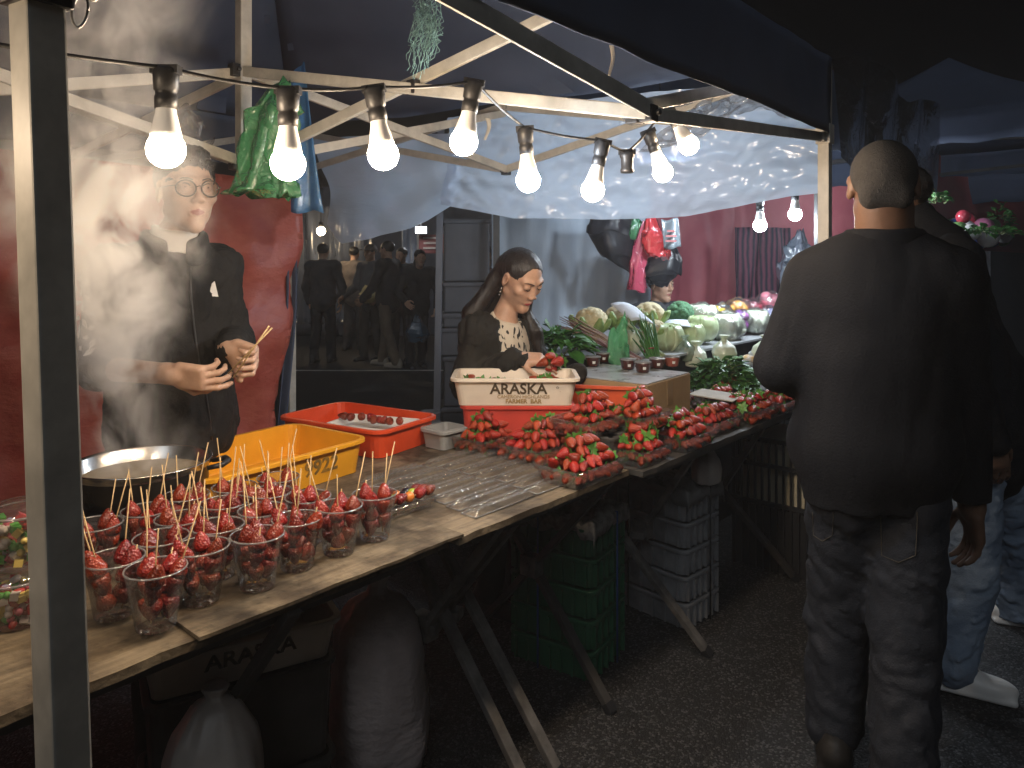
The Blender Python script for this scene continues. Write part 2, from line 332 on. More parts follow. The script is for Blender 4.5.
# ---- main canopy tent -------------------------------------------------------------------------
M_white = mat('white_powder_coat', (.50,.475,.42), .45, var=.16, vscale=14, bump=.05, bscale=25)
M_steel = mat('dull_steel', (.35,.35,.36), .4, metal=.7, var=.2, vscale=20)
M_blackp = mat('black_plastic', (.02,.02,.022), .45, bump=.1, bscale=80)
M_navy = mat('navy_canvas', (.062,.086,.145), .75, var=.25, vscale=2.5, bump=.25, bscale=9, col2=(.078,.105,.175))
M_navyout = M_navy
A = np.array([-.515,.82,0]); B = np.array([1.184,2.8,0]); D = np.array([-1.24,4.15,0]); C = D - (B - A)
K = np.array([-.9,2.48,0]); MF = (A+B)/2; MR = (B+D)/2; ML = (A+C)/2; MBk = (C+D)/2
EZ, VZ = 2.24, 1.955
z = lambda p, h: np.array([p[0], p[1], h])
tent = thing('canopy_tent', 'navy canopy tent on white metal frame over the strawberry table', 'tent', A)
Ax = at(64, 768, .82); At = at(37, 0, .82); dA = (At - Ax)/(At[2]-Ax[2])
def leg(b0, b1, up=U):
    m = MB(); m.bar(b0, b1, .041, .041, up=up); m.box((b0[0], b0[1], .006), (.09,.09,.012), rotz(UANG)); return m
lg = part('leg', leg(Ax - dA*Ax[2], Ax + dA*(EZ-Ax[2]), rotz(R(10)) @ U), M_white, tent, .003)
mb = MB(); pz = Ax + dA*(1.795-Ax[2]); mb.box(pz, (.056,.056,.07), rotz(UANG+R(10))); mb.box(pz + U*.03 - V*.03, (.05,.03,.04), rotz(UANG)); part('collar', mb, M_blackp, lg, .004)
mb = MB(); c0 = at(80, 6, .84); mb.tube([c0 + np.array([.009*math.cos(a), 0.004*math.sin(a), .02*math.sin(a)-.005]) for a in np.linspace(0, 6.28, 22)], .0016, 6); part('pull_ring', mb, M_steel, lg)
for q in (B, D, C):
    l2 = part('leg', leg(z(q,0), z(q,EZ)), M_white, tent, .003)
    mb = MB(); mb.box(z(q,VZ-.0), (.054,.054,.075), rotz(UANG)); mb.box(z(q,VZ-.015)-U*.035+V*.0, (.04,.03,.035), rotz(UANG)); part('collar', mb, M_blackp if q is not B else M_white, l2, .004)
mb = MB(); mb.bar(z(K,1.79), z(K,2.95), .04, .04, up=U); part('centre_post', mb, M_white, tent, .003)
def truss(a, b, w=.016, h=.034, off=0):
    d = nrm(b-a); s = nrm(np.cross(d, UP)); mb = MB(); mb.bar(a + s*off, b + s*off, w, h)
    part('truss_bar', mb, M_white, tent, .003)
def bracket(p, s=(.05,.045,.05), m=M_blackp):
    mb = MB(); mb.box(p, s, rotz(UANG)); 
    for k in (-1, 1): mb.tube([p - V*k*.023, p - V*k*.033], .008, 8)
    part('bracket', mb, m, tent, .004)
o_ = .01
truss(z(K,2.11), z(MF,1.838), off=o_); truss(z(K,1.805), z(MF,2.2), off=-o_)
truss(z(K,2.11), z(MR,1.903), off=o_); truss(z(K,1.805), z(MR,2.17), off=-o_)
truss(z(K,2.11), z(ML,1.78), off=o_); truss(z(K,1.805), z(ML,2.1), off=-o_)
truss(z(K,2.11), z(MBk,1.83), off=o_); truss(z(K,1.805), z(MBk,2.2), off=-o_)
truss(z(A,2.02), z(MF,1.845), h=.042, w=.007, off=o_); truss(z(A,1.79), z(MF,2.2), off=-o_)
truss(z(MF,1.838), z(B,1.945), h=.036, w=.008, off=0); truss(z(MF,1.86), z(B,2.2), off=-.03)
truss(z(MR,1.903), z(B,2.237), off=o_); truss(z(MR,2.2), z(B,1.955), off=-o_)
truss(z(MR,1.903), z(D,2.2), off=o_); truss(z(MR,2.2), z(D,1.955), off=-o_)
truss(z(MBk,1.86), z(D,2.2), off=o_); truss(z(MBk,2.2), z(D,1.955), off=-o_)
truss(z(MBk,1.86), z(C,2.2), off=o_); truss(z(MBk,2.2), z(C,1.955), off=-o_)
for p in (z(K,2.11)+U*.03, z(K,2.11)-U*.03, z(K,1.80)+U*.028, z(K,1.80)-U*.028, z(MF,1.838), z(MF,1.838)-V*-.04, z(MR,1.9), (z(K,1.96)+z(MF,2.02))/2 + UP*-.01): bracket(p, (.035,.035,.042))
PK = np.array([-.88,2.49,3.05]); cor = [A, B, D, C]
rf = MB()
for i in range(4):
    a, b = cor[i], cor[(i+1)%4]; a = z(a,EZ) ; b = z(b,EZ); n = nrm(np.cross(b-a, UP))
    def fn(u, v, a=a, b=b):
        p = a*(1-u)*(1-v) + b*u*(1-v) + PK*v; sag = -.05*math.sin(math.pi*v)*(1-.4*abs(2*u-1)) - .025*math.sin(math.pi*u)*(1-v)
        q = p.copy(); q[2] += sag + .008*noise(p[None], 1.6, 3)[0]; return q
    rf.grid(fn, 14, 10, thick=.002)
part('roof', rf, M_navy, tent)
for (a, b, b0, b1, out) in ((A, B, VZ, VZ, -1), (C, A, VZ, VZ, -1), (D, C, 1.99, 1.99, -1)):
    n = nrm(np.cross(UP, b-a)) * -1
    def fn(u, v, a=a, b=b, n=n, b0=b0, b1=b1):
        p = a*(1-u) + b*u; p = z(p, EZ - (EZ-(b0*(1-u)+b1*u))*v ); 
        p = p + n*(.022 + .004*noise(p[None]*np.array([1,1,.35]), 1.3, 5)[0]*v + .004*noise(p[None], 4, 6)[0]); p[2] += .0015*noise(p[None], 2, 8)[0]*v; return p
    mb = MB(); mb.grid(fn, 46, 8, thick=.002); part('valance', mb, M_navy, tent)
def mbx(pts, r, n=6): m = MB(); m.tube(pts, r, n); return m
# ---- plastic sheets tied along the right side -------------------------------------------------------
M_sheet = film('white_plastic_sheet', tint=(.9,.93,1), milk=.82, gloss=.13, rough=.18, bump=.35, bscale=7, milkcol=(.62,.73,.88), transl=.6, stretch=(1,1,3.6))
M_clear = film('clear_plastic_film', tint=(.97,.97,.98), milk=.12, gloss=.2, rough=.1, bump=1, bscale=22)
BD = D - B; nout = nrm(np.array([BD[1], -BD[0], 0]))
if nout @ (np.array([1.0,1,0])) < 0: nout = -nout
def lerp(xs, ys, x): return float(np.interp(x, xs, ys))
def fn(u, v):
    s = .004 + .636*u; p = B + BD*s; Y = p[1]; top = 2.2; low = H - (lerp([-.02,.05,.2,.35,.5,.64],[188,192,212,218,221,206], s)-HY)/F*Y - .015*math.sin(9*s)
    zz = top + (low-top)*v; wr = .03*noise(np.array([[s*3, v*.7, 0]]), 1.0, 11)[0] + .05*math.sin(v*2.2)*(1-v*.3) + .006*noise(np.array([[s*12+v*3, v*4, 0]]), 1.2, 12)[0] + .0025*noise(np.array([[s*34-v*5, v*9, 0]]), 1.2, 4)[0]
    return z(p + nout*(.05 + wr*1.6), zz)
mb = MB(); mb.grid(fn, 120, 44); single('plastic_sheet', mb, M_sheet, 'large milky white plastic sheet hung along the back above the vegetables', 'sheet')
def fn(u, v):
    s = .615 + .345*u; p = B + BD*s; Y = p[1]; top = lerp([.6,.95],[2.1,2.16], s); low = H - (lerp([.615,.66,.75,.85,.93,.96],[204,213,228,238,244,225], s)-HY)/F*Y
    zz = top + (low-top)*v; wr = .06*math.sin(v*2.8) + .02*noise(np.array([[s*6, v*1.3, 0]]), 1.0, 13)[0] + .05*v*math.sin(u*3.1)
    return z(p + nout*(.03 + wr) - BD*.05*v*u, zz)
mb = MB(); mb.grid(fn, 40, 26); single('plastic_sheet', mb, M_sheet, 'short scalloped plastic sheet sagging over the dark passage with the crowd', 'sheet')
def fn(u, v):
    a = at(735, 88, 2.95)*(1-u)*1 + at(655, 122, 2.9)*0; t = u
    top = at(735 - 20*math.cos(t*3), 92, 3.0); bot = at(640 + 170*t, 128 + 22*math.sin(t*5+1), 2.95)
    p = top*(1-v) + bot*v; p[1] += .06*noise(np.array([[t*3, v*2, 0]]), 1.1, 14)[0]; p[2] += .01*noise(np.array([[t*5, v*2, 1]]), 1.1, 15)[0]; return p
mb = MB(); mb.grid(fn, 44, 22); single('plastic_film', mb, film('crumpled_film', milk=.3, gloss=.25, rough=.12, bump=1, bscale=16, milkcol=(.7,.68,.64)), 'crumpled clear plastic film gathered under the right corner of the tent', 'film')
# ---- red tarp wall -----------------------------------------------------------------------------------
M_red = mat('red_tarp', (.46,.075,.05), .45, var=.3, vscale=5, bump=.35, bscale=30, col2=(.56,.13,.085), stretch=(1,1,1.8))
CD = D - C; nin = nrm(np.array([CD[1], -CD[0], 0])); nin = nin if nin[1] < 0 else -nin
def fn(u, v):
    s = -.05 + 1.035*u; s2 = s - .03*max(0, v-.1)*(1 if u > .9 else 0)*0; p = C + CD*s; zz = 1.98 - 1.95*v - .08*u
    edge = (u**6); p = p + CD*edge*.03*math.sin(v*6.0+.6)
    return z(p + nin*(.06 + .03*noise(np.array([[s*4, v*2.2, 0]]), 1.0, 16)[0] + .012*noise(np.array([[s*14+v*5, v*6, 0]]), 1, 17)[0]), zz)
mb = MB(); mb.grid(fn, 70, 44, thick=.001); single('tarp', mb, M_red, 'faded red tarp wall behind the man cooking in the steam', 'tarp')
def fn(u, v):
    p = C + CD*(.965 + .03*u + .015*math.sin(v*5)); return z(p + nin*(.02 + .025*math.sin(u*6.28*1.5 + v*2)), 1.98 - 1.9*v)
mb = MB(); mb.grid(fn, 14, 30, thick=.002); single('curtain', mb, M_navy, 'narrow navy curtain gathered against the back tent pole', 'curtain')
# ---- hanging bits ----------------------------------------------------------------------------------------
def crumple(path, w0, seed, n=48, flat=.35, amp=.25, nring=56):
    "gathered bag: rings along a path with pleats"
    pts = np.array(path, float); t = np.linspace(0, 1, nring); k = np.linspace(0, 1, len(pts)); P = np.stack([np.interp(t, k, pts[:, i]) for i in range(3)], 1)
    W = np.interp(t, np.linspace(0, 1, len(w0)), w0); rings = []
    for i in range(nring):
        rr = []
        for j in range(n):
            a = 6.28318*j/n; f = 1 + amp*math.sin(a*5 + seed + t[i]*4) + amp*.6*noise(np.array([[math.cos(a), math.sin(a), t[i]*3+seed]]), .8, seed % 9)[0]
            rr.append(P[i] + np.array([math.cos(a)*W[i]*f, math.sin(a)*W[i]*f*flat, .02*noise(np.array([[a, t[i]*4, seed]]), .6, 4)[0]]))
        rings.append(rr)
    m = MB(); m.loft(rings); return m
M_green = film('green_bag_plastic', tint=(.35,.75,.45), milk=.6, gloss=.2, rough=.15, bump=1, bscale=28, milkcol=(.12,.5,.22), transl=.5)
M_bluebag = film('blue_bag_plastic', tint=(.3,.55,.8), milk=.7, gloss=.15, rough=.15, bump=.8, bscale=24, milkcol=(.12,.32,.6), transl=.5)
bagY = 2.3
single('plastic_bag', crumple([at(283,92,bagY), at(268,115,bagY), at(262,140,bagY), at(256,170,bagY), at(252,196,bagY)], [.02,.075,.05,.055,.05,.07], 1, amp=.3), M_green, 'crumpled green plastic bag tied to the centre post beside a bulb', 'bag')
single('plastic_bag', crumple([at(286,85,2.28), at(284,115,bagY), at(276,150,bagY), at(281,180,bagY), at(283,197,bagY)], [.012,.04,.035,.03,.045], 5, amp=.3), M_green, 'slim green plastic bag hanging close behind the second bulb', 'bag')
mb = MB()
def fn(u, v): return at(284 + 20*u + 12*v*u + 8*v, 90 + 122*v + 2*math.sin(u*7) - 30*u*(1-v), 2.42) + np.array([0, .015*math.sin(u*9+v*3), 0])
mb.grid(fn, 10, 18, thick=.004); single('plastic_bag', mb, M_bluebag, 'flat blue plastic bag dangling from the frame beside the green bag', 'bag')
single('plastic_bag', crumple([at(184,110,2.5), at(188,122,2.5), at(190,136,2.5), at(196,148,2.5)], [.02,.05,.035,.05], 9, n=18, amp=.35), M_clear, 'small knotted clear plastic bag on the truss above the man in glasses', 'bag')
# net of string
mb = MB(); rr = random.Random(3)
for i in range(70):
    x = rr.uniform(-14, 14); y0 = rr.uniform(-10, 30); y1 = y0 + rr.uniform(20, 60); y1 = min(y1, 104); 
    pts = []
    for t in np.linspace(0, 1, 9):
        yy = y0 + (y1-y0)*t; w = 1 if yy < 55 else max(.15, 1-(yy-55)/50); cx = 428 - 14*max(0, (yy-25)/70)
        pts.append(at(cx + x*w + rr.uniform(-4, 4)*w, yy + rr.uniform(-3, 3), 1.95 + rr.uniform(-.02, .02)))
    mb.tube(pts, .0009, 4)
single('string_bundle', mb, mat('teal_string', (.16,.3,.3), .7), 'tangled bundle of teal nylon string hanging from the tent roof', 'string')
for (px, y0, y1, Y, l) in ((611,45,77,1.9,'torn pale tape strip dangling under the front valance'), (487,118,140,2.9,'small pale strip hanging behind the row of bulbs')):
    mb = MB(); mb.grid(lambda u, v: at(px - 2 + 5*u*(1-.5*v) + 2*math.sin(v*4), y0 + (y1-y0)*v, Y + .01*math.sin(v*5)), 3, 10, thick=.0006); single('tape_strip', mb, mat('tape', (.55,.5,.42), .6), l, 'tape')
# ---- bulbs on a cable ---------------------------------------------------------------------------------------
M_glow = emit('lamp_glow', (1,.76,.52), 195.0); M_glowc = emit('lamp_glow_cool', (.80,.90,1), 380.0)
M_base = emit('bulb_base', (1,.86,.68), .07); M_cable = mat('cable_rubber', (.015,.015,.016), .5)  # base plastic given a weak glow to imitate light spilling from the globe
def bulb_proto(name, glow):
    r = thing(name, '', 'light bulb', (0,0,0))
    m = MB(); m.lathe([(.0001,-.046)] + [(.0302*math.cos(a), -.016 + .0302*math.sin(a)) for a in np.linspace(-1.35, .62, 11)] + [(.0238,.003)], 18); part('globe', m, glow, r, local=True)
    m = MB(); m.lathe([(.0236,.0035), (.0245,.006), (.0235,.012), (.0195,.03), (.0165,.042), (.0155,.052), (.015,.056)], 20); part('bulb_base', m, M_base, r, local=True)
    m = MB(); m.lathe([(.0175,.05), (.018,.07), (.0165,.072), (.0165,.078), (.019,.08), (.02,.1), (.021,.112), (.015,.118)], 16); m.box((0,0,.114), (.045,.02,.014)); part('socket', m, M_blackp, r, local=True)
    return r
BW = bulb_proto('light_bulb', M_glow); BC = bulb_proto('light_bulb', M_glowc)
spec = [(166,152,37,0,0,'warm bulb nearest the steam, hanging in front of the red tarp'),
        (288,166,34,0,0,'warm bulb hanging in front of the green plastic bags'),
        (382,157,31,-8,0,'warm bulb hanging left of the dark passage with the crowd'),
        (465,144,28,10,0,'warm bulb highest of the row, above the passage opening'),
        (528,182,24,-4,1,'whiter ribbed bulb hanging above the woman in black jacket'),
        (594,192,23,12,0,'warm bulb tilted left, lowest of the row by the white sheet'),
        (661,174,20,-20,0,'small warm bulb tilted right beyond the empty socket'),
        (686,147,20,-30,0,'glaring warm bulb half wrapped by crumpled clear plastic')]
tops = []
for i, (px, py, d, tilt, cool, lab) in enumerate(spec):
    Y = .0604*F/d; p = at(px, py, Y) + UP*.020; src = BC if cool else BW
    o = src if i in (0, 4) else dup(src)
    o.rotation_euler = (0, R(tilt), 0); o.location = tuple(p); o['label'] = lab; o['group'] = 'light bulbs strung along the stall'
    tops.append(p + roty(R(tilt)) @ np.array([0,0,.118]))
o = dup(BW, (-.93,.74,1.67)); o['label'] = 'warm bulb at the left end of the string, beyond the near post'; left_top = np.array([-.93,.74,1.788])
for px, py, lab in ((760,222,'cool white bulb hanging lower before the maroon backdrop'), (795,211,'cool white bulb peeping from under the white sheet near the right post'),(660,170,'cool white bulb hidden behind the big milky sheet')):
    o = dup(BC, at(px, py, 4.3), label=lab, group='cool bulbs over the vegetable stall'); o.scale = (1.25,)*3; o.rotation_euler = (0,0,0)
    m = MB(); p = at(px, py, 4.3); m.tube([p + UP*.14, p + UP*.7], .004, 6); single('cable', m, M_cable, 'thin flex holding the ' + lab.split(' peep')[0].split(' before')[0], 'cable')
# cable with sag between bulbs
cab = [left_top] + tops[:6] + [at(627,152,2.06)] + tops[6:] + [at(700,98,2.5)]
pts = []
for a, b in zip(cab, cab[1:]):
    L = np.linalg.norm(b-a)
    for t in np.linspace(0, 1, 12, endpoint=False): pts.append(a*(1-t) + b*t - UP*(.10*L*t*(1-t)))
pts.append(cab[-1]); mb = MB(); mb.tube(pts, .0036, 6); single('cable', mb, M_cable, 'black festoon cable strung along the row of warm bulbs', 'cable')
mb = MB(); p = at(627,152,2.06); mb.lathe([(.02,0), (.021,-.012), (.017,-.02), (.0165,-.045), (.019,-.05), (.018,-.058), (.012,-.056)], 16, c=p); mb.box(p, (.046,.02,.014)); single('lamp_socket', mb, M_blackp, 'empty black lamp socket between two tilted bulbs on the cable', 'socket')
# ---- tables -----------------------------------------------------------------------------------------------
def wood(name, c1, c2, ang):
    m = mat(name, c1, .62, col2=c2, vscale=7, bump=.5, bscale=30, stretch=(1,1,1), thr=(.40,.60), detail=9)
    N = m.node_tree.nodes; L = m.node_tree.links; b = N['Principled BSDF']; tc = N['Texture Coordinate']; src = b.inputs['Base Color'].links[0].from_socket
    for sc, rot, lo, f0, f1, sd in (((4,70,10), -UANG, .68, .38, .56, 0), ((2.6,3.4,3), .3, .32, .36, .52, 2.5), ((30,34,30), .0, .55, .30, .42, 1.2)):
        mp = N.new('ShaderNodeMapping'); mp.vector_type = 'TEXTURE' if False else 'POINT'; mp.inputs['Rotation'].default_value = (0,0,rot); m0 = N.new('ShaderNodeMapping'); m0.inputs['Scale'].default_value = sc; m0.inputs['Location'].default_value = (sd,sd,0)
        L.new(tc.outputs['Object'], mp.inputs[0]); L.new(mp.outputs[0], m0.inputs[0]); n = N.new('ShaderNodeTexNoise'); n.inputs['Scale'].default_value = 1; n.inputs['Detail'].default_value = 5; n.inputs['Roughness'].default_value = .65; L.new(m0.outputs[0], n.inputs['Vector'])
        r = N.new('ShaderNodeMapRange'); r.inputs['From Min'].default_value = f0; r.inputs['From Max'].default_value = f1; r.inputs['To Min'].default_value = lo; L.new(n.outputs['Fac'], r.inputs[0])
        mx = N.new('ShaderNodeMix'); mx.data_type = 'RGBA'; mx.blend_type = 'MULTIPLY'; mx.inputs['Factor'].default_value = 1; cb = N.new('ShaderNodeCombineColor'); [L.new(r.outputs[0], cb.inputs[i]) for i in range(3)]; L.new(src, mx.inputs[6]); L.new(cb.outputs[0], mx.inputs[7]); src = mx.outputs[2]
    L.new(src, b.inputs['Base Color']); return m
M_ply = wood('worn_plywood', (.085,.062,.04), (.23,.18,.115), 0)
M_card = wood('wet_cardboard', (.10,.072,.045), (.26,.2,.13), 0)
M_dark = mat('dark_board', (.05,.045,.04), .6, var=.3, vscale=6)
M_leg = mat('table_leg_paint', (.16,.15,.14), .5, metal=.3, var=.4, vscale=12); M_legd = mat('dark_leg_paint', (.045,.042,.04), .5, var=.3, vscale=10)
def board(u0, u1, v0, v1, ztop, th, rag=.006, seed=0, n=60):
    "flat board in table coordinates with a slightly ragged front edge"
    top = []; us = np.linspace(u0, u1, n)
    fr = [tab(u, v0 + rag*noise(np.array([[u*6, seed, 0]]), 1, seed)[0], ztop) for u in us]; bk = [tab(u, v1, ztop) for u in us[::-1]]
    ring = fr + bk; low = [p - UP*th for p in ring]; m = MB(); m.loft([low, ring], smooth=False); return m
def table(label, u0, u1, v0, v1, legs, top_mat, rag, seed, group='folding tables under the stall', th=.018):
    t = thing('folding_table', label, 'table', tab((u0+u1)/2, (v0+v1)/2, 0), group)
    part('tabletop', board(u0, u1, v0, v1, TZ, th, rag, seed), top_mat, t)
    for (ft, bb, bt, fb, m) in legs:
        for (a, b, zz) in ((ft, bb, 1), (bt, fb, 1)):
            p = tab(*a, TZ-th); q = tab(*b, .0); mb = MB(); mb.bar(p, q, .022, .034, up=U); l = part('leg', mb, m, t, .003)
            mb = MB(); mb.bar(q + (p-q)*.0, q + (p-q)*.035, .026, .038, up=U); part('foot', mb, M_blackp, l, .003)
        c1 = (tab(*ft, TZ) + tab(*bb, 0))/2; c2 = (tab(*bt, TZ) + tab(*fb, 0))/2
        mb = MB(); mb.bar(c1, c1*.5 + c2*.5, .05, .03); mb.tube([c1 - U*.03, c1 + U*.04], .014, 8); mb.box(c1, (.05,.07,.07), rotz(UANG)); part('hinge_plate', mb, M_leg, t, .004)
    mb = MB(); mb.bar(tab(u0+.1, v0+.06, TZ-th-.02), tab(u1-.1, v0+.06, TZ-th-.02), .025, .036); part('apron_rail', mb, M_legd, t)
    return t
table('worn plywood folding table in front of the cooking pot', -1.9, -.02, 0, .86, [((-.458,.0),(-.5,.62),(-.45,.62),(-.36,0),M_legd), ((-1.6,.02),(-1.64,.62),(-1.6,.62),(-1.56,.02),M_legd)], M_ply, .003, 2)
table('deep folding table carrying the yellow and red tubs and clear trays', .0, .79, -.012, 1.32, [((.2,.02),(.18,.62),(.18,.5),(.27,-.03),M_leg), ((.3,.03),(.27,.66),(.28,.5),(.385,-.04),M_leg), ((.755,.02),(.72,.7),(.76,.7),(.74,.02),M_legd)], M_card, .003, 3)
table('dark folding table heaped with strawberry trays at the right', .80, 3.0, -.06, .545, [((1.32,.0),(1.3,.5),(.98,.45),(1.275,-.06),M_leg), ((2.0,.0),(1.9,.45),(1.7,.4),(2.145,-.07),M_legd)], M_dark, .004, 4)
mb = board(-.66, .012, -.014, .52, TZ+.009, .007, .003, 5); single('wood_panel', mb, wood('thin_plywood', (.092,.068,.044), (.24,.188,.122), 0), 'thin plywood panel under the strawberry cups, its corner overhanging the table edge', 'panel')
# ---- under the tables ---------------------------------------------------------------------------------------
def bag_lathe(c, prof, seed, amp=.08, n=40, lean=(0,0)):
    c = np.asarray(c, float)
    rings = []
    P = np.array(prof); zz = np.interp(np.linspace(0, 1, 40), np.linspace(0, 1, len(P)), P[:,1]); rr = np.interp(np.linspace(0, 1, 40), np.linspace(0, 1, len(P)), P[:,0]); hmax = P[:,1].max()
    for r, q in zip(rr, zz):
        ring = []
        for j in range(n):
            a = 6.28318*j/n; e = np.array([math.cos(a)*.9, math.sin(a), q*3.2 + seed])
            f = 1 + amp*noise(e[None], .7, seed % 11)[0] + amp*.5*noise((e*np.array([2,2,.7]))[None], 1.2, (seed+3) % 11)[0] * (1 if q > .7*hmax else .5)
            ring.append(c + np.array([math.cos(a)*r*f + lean[0]*q, math.sin(a)*r*f + lean[1]*q, max(0.001, q)]))
        rings.append(ring)
    m = MB(); m.loft(rings); return m
M_trash = mat('milky_bag_plastic', (.58,.49,.47), .4, var=.12, vscale=7, bump=1, bscale=20, sss=.0, stretch=(1,1,1.6))
b_ = single('rubbish_bag', bag_lathe((-.39,2.15,0), [(.08,0),(.125,.02),(.14,.1),(.142,.22),(.138,.34),(.12,.43),(.075,.49),(.03,.515),(.022,.54),(.05,.585),(.065,.6),(.0,.59)], 4, .10), M_trash, 'full pinkish white rubbish bag with tied neck standing under the table', 'bag')
single('rubbish_bag', bag_lathe((-.635,1.585,0), [(.08,0),(.11,.02),(.118,.12),(.115,.25),(.105,.38),(.085,.47),(.05,.53),(.02,.55),(.03,.57),(0,.565)], 8, .09), mat('white_bag_plastic', (.45,.40,.36), .4, var=.1, vscale=7, bump=.4, bscale=14), 'slumped pale rubbish bag behind the crossed legs of the near table', 'bag')
def crate_stack(name, lab, corner, dirx, L, W, h, n, m, grp, labs, top):
    "stack of ribbed crates; corner = nearest bottom corner, dirx along its right face"
    ex = nrm(dirx); ey = np.array([-ex[1], ex[0], 0]); rot = np.stack([ex, ey, UP], 1)
    for i in range(n):
        c = corner + ex*L/2 + ey*W/2 + UP*(h*i + .002); ang = math.atan2(ex[1], ex[0]) + RNG.normal()*.012
        o = thing(name, labs[i], 'crate', c, grp); part('crate_shell', open_box(L, W, h-.004, .012, .005, .008, .025, c, ang), m, o)
        mb = MB(); r2 = rotz(ang)
        for s in np.linspace(-.42, .42, 6):
            mb.box(c + r2 @ np.array([s*L, -W/2 + .001, h*.42]), (.008,.016,h*.72), r2); mb.box(c + r2 @ np.array([s*L, W/2 - .001, h*.42]), (.008,.016,h*.72), r2)
        for s in np.linspace(-.42, .42, 7):
            mb.box(c + r2 @ np.array([-L/2 + .001, s*W, h*.42]), (.016,.008,h*.72), r2); mb.box(c + r2 @ np.array([L/2 - .001, s*W, h*.42]), (.016,.008,h*.72), r2)
        part('ribs', mb, m, o)
    return rot
M_gcr = mat('green_crate', (.018,.10,.045), .45, var=.15, vscale=9); M_wcr = mat('grey_crate', (.24,.24,.245), .5, var=.2, vscale=9)
nth = ['bottom', 'second', 'third', 'fourth', 'fifth']
c1 = np.array([.2786,2.577,0]); d1 = np.array([.15,.233,0])
crate_stack('crate', '', c1, d1, .28, .34, .108, 5, M_gcr, 'green crates under the table', [f'green ribbed crate, {("bottom" if i==0 else ["","second from the bottom","middle one","second from the top","topmost"][i])} of its stack under the table' for i in range(5)], None)
c2 = np.array([.692,2.944,0]); d2 = np.array([.174,.166,0])
crate_stack('crate', '', c2, d2, .25, .44, .107, 5, M_wcr, 'grey crates under the table', [f'grey ribbed crate, {("bottom" if i==0 else ["","second from the bottom","middle one","second from the top","topmost"][i])} of its stack beside the green ones' for i in range(5)], None)
def straps(c, d, L, W, h, m, lab):
    ex = nrm(d); ey = np.array([-ex[1], ex[0], 0]); mb = MB(); e = .016
    def loop(a0):
        pts = [a0 - ey*e, a0 - ey*e + UP*h, a0 + ey*(W+e) + UP*h, a0 + ey*(W+e)]
        return pts
    for s in (.62,): mb.tube(np.array(loop(c + ex*L*s + UP*.005)), .004, 5)
    p = c - ex*e + ey*W*.62 + UP*.005; mb.tube(np.array([p, p + UP*h, p + UP*h + ex*(L+2*e), p + ex*(L+2*e)]), .004, 5)
    single('tie_cord', mb, m, lab, 'cord')
straps(c1, d1, .28, .34, .552, mat('blue_cord', (.03,.08,.25), .6), 'blue cord tied round the green crate stack'); straps(c2, d2, .25, .44, .547, M_blackp, 'dark cord tied round the grey crate stack')
M_news = mat('newsprint', (.38,.36,.33), .7, col2=(.16,.15,.14), vscale=30, bump=.4, bscale=14)
def cover(c, d, L, W, h, lab, m=M_news, name='paper_sheet', cat='paper'):
    ex = nrm(d); ey = np.array([-ex[1], ex[0], 0])
    def fn(u, v):
        s, t = (u-.5)*1.25, (v-.5)*1.25; x = max(-.54, min(.54, s)); y = max(-.54, min(.54, t)); dr = max(abs(s)-.52, 0) + max(abs(t)-.52, 0)
        p = c + ex*L*(x+.5) + ey*W*(y+.5) + UP*(h + .01 + .012*noise(np.array([[s*4, t*4, h]]), 1.1, 9)[0] - dr*.5); return p
    mb = MB(); mb.grid(fn, 26, 26, thick=.001); single(name, mb, m, lab, cat)
cover(c1, d1, .28, .34, .552, 'creased newspaper lying over the green crate stack'); cover(c2, d2, .25, .44, .547, 'torn plastic cover draped over the grey crate stack', film('cloudy_cover', milk=.7, gloss=.12, rough=.25, bump=1, bscale=14, milkcol=(.4,.4,.4)), 'plastic_cover', 'cover')
single('plastic_bag', bag_lathe(np.array([.74,2.86,.562])+np.array([.06,.18,0]), [(.03,0),(.055,.01),(.06,.06),(.05,.1),(.03,.13),(.01,.15),(.02,.165),(0,.16)], 6, .1), mat('white_bag_plastic', (.5,.5,.5), .4), 'small white plastic bag on top of the grey crates', 'bag')
# lettered crate under the near table
bx = np.array([-.83,2.06,0]); ang = R(22)
def lettered_crate(c, ang, lab, L, W, h, col, fade=1, full=True):
    t = thing('lettered_crate', lab, 'crate', c); part('crate_shell', open_box(L, W, h, .018, .005, .012, .03, c, ang), col, t)
    r2 = rotz(ang); fx = r2 @ np.array([1.0,0,0]); nn = r2 @ np.array([0,-1.0,0]); tl = .0115/h*1.0; ydir = nrm(UP + nn*(.018/h)); off = lambda zz: c + UP*zz + nn*(W/2 - .018*(1 - zz/h) + .0015)
    M_ink = mat('brown_ink', (.075,.05,.025), .7); M_ink2 = mat('faded_ink', (.36,.24,.10), .7)
    part('lettering', text_mb('ARASKA', .056, off(h*.60) + fx*.012, fx, ydir, bold=.0012), M_ink, t)
    if full:
        part('lettering', text_mb('CAMERON HIGHLANDS', .018, off(h*.32) + fx*.03, fx, ydir), M_ink2, t); part('lettering', text_mb('FARMER  BAR', .022, off(h*.15) + fx*.03, fx, ydir, bold=.0008), M_ink2, t)
        mb = MB(); p = off(h*.66) + fx*.155; mb.tube([p + .004*(fx*math.cos(a) + ydir*math.sin(a)) for a in np.linspace(0, 6.28, 12)], .0008, 4); part('mark', mb, M_ink, t)
    return t
M_cream = mat('cream_crate', (.72,.62,.5), .42, var=.06, vscale=10, sss=0)
lettered_crate(np.array([-.69,1.86,.485]), R(30), 'cream lettered crate half hidden beneath the near table', .44, .26, .1, M_cream, full=False)
